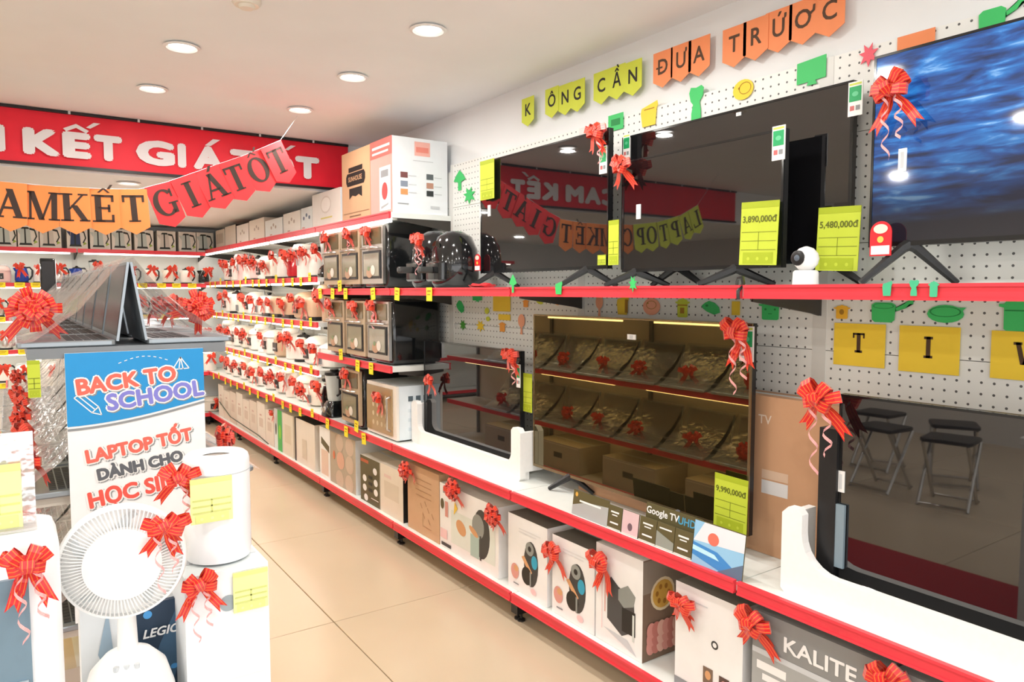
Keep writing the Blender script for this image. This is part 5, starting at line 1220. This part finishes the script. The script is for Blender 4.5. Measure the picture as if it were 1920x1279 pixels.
bow(hy(330, 895, PY-.03), 0, 'red bow beside the white cylindrical air purifier', .46, curls=1)
bow(hy(372, 1095, CY-.012), 0, 'red bow with hanging curls on the white carton with the grey dot', .46, curls=2)
# boxes behind the fan
BY = 1.165
def backbox(px0, px1, pyt, label, bm):
    a_, c_ = hy(px0, pyt, BY), hy(px1, pyt, BY)
    return carton(label, 0, 0, PZ+.001, a_.z, body=bm, depth=.04, rz=0, loc=((a_.x+c_.x)/2, BY, PZ+.001), W=c_.x-a_.x)
o, W, h = backbox(254, 340, 1138, 'dark blue LEGION laptop box behind the fan stand', M('#22384f'))
prints(o, [('p', M('#3d5f7c'), [(-W*.5, 0), (W*.1, 0), (W*.5, h*.5), (W*.5, h), (0, h*.6)]), ('e', M('#4fa0e0'), -W*.25, h*.9, .006, .006), ('e', M('#4fa0e0'), W*.3, h*.35, .005, .004)])
text('LEGION', .018, WHITE, o, (W*.14, -.003, h*.72), offset=.0005, shear=.25)
o, W, h = backbox(148, 252, 1130, 'white box with blue figures behind the fan, beside the dark blue box', M('#e8ecef'))
prints(o, [('p', M('#9fb6c8'), [(-W*.2, h*.55), (0, h*.9), (W*.1, h*.45), (W*.25, h*.25), (W*.1, h*.2)]), ('r', M('#2f6db5'), W*.1, W*.34, h*.1, h*.3), ('r', M('#e6d9a8'), -W*.35, -W*.05, h*.2, h*.45), ('e', M('#41637d'), W*.3, h*.7, W*.1, W*.1)])
# mini air cooler at the picture edge
xr = hy(112, 1010, AY).x; zt = hy(60, 1010, AY).z
ac = thing('air_cooler', 'small white air cooler with a slatted blue-grey panel at the picture edge', 'air cooler', (xr-.10, AY+.06, PZ+.001), 0); ah = zt-PZ-.001
MB().rr(.20, .12, [(.012, 0), (ah-.016, 0), (ah-.004, .004), (ah, .012)], .018, seg=3).build('body', M('#f0f2f3', .35), ac, 40)
MB().box(-.09, .068, -.066, -.0605, .03, ah-.042).build('front_panel', M('#6f8796', .25), ac)
for k in range(7): MB().box(-.085, .064, -.0695, -.0665, .04+k*.022, .0425+k*.022).build('louvre', M('#a9b8c1', .3), ac)
for sx in (-1, 1):
    for sy in (-1, 1): MB().lathe([(.009, 0), (.009, .012)], 12, c=(sx*.075, sy*.04, 0)).build('foot', BLACK, ac)
bow(hy(50, 1055, AY-.02), 0, 'red bow on the front of the small white air cooler', .5, curls=2)
st = thing('acrylic_stand', 'clear acrylic card stand on the air cooler', 'stand', (hy(5, 1005, AY+.05).x, AY+.05, zt+.001), 0)
MB().box(-.034, .034, -.018, .018, 0, .003).build('foot_plate', FILM, st); MB().box(-.034, .034, .0, .003, .003, .115).build('back_plate', FILM, st)
card_y(-45, 868, 38, 1000, AY+.046, 'pale yellow price card in the clear stand at the picture edge')

# ================================================================== seen only in the television reflections
tag(MB().rr(.42, 3.3, [(0.001, 0), (.006, 0), (.008, .002)], .01, seg=1).build('floor_runner', M('#a31722', .9)), 'red carpet runner on the floor, mirrored in the lower right television', 'carpet').location = (-.03, .72, 0)
def stool():
    o = thing('folding_stool', '', '')
    MB().rr(.32, .30, [(.44, .006), (.446, 0), (.462, 0), (.468, .006)], .04).build('seat', BLACK, o, 40)
    for sx in (-1, 1):
        MB().tube([(sx*.15, -.15, .004), (sx*.15, .13, .44)], .011).build('leg', STEEL, o, 60)
        MB().tube([(sx*.135, .15, .004), (sx*.135, -.13, .44)], .011).build('leg', STEEL, o, 60)
    for y in (-.15, .15): MB().tube([(-.15, y, .02), (.15, y, .02)], .009).build('stretcher', STEEL, o, 60)
    return o
for i, (x, y, rz) in enumerate(((-1.45, 2.35, 80), (-1.5, 2.85, 95), (-1.4, 3.35, 100), (-2.05, 2.6, 60), (-2.1, 3.2, 90))):
    place('stool', stool, (x, y, 0), rz, 'black folding stool, %s of those mirrored in the lower right television' % ordn(i), 'stool', 'folding stools in the reflection')
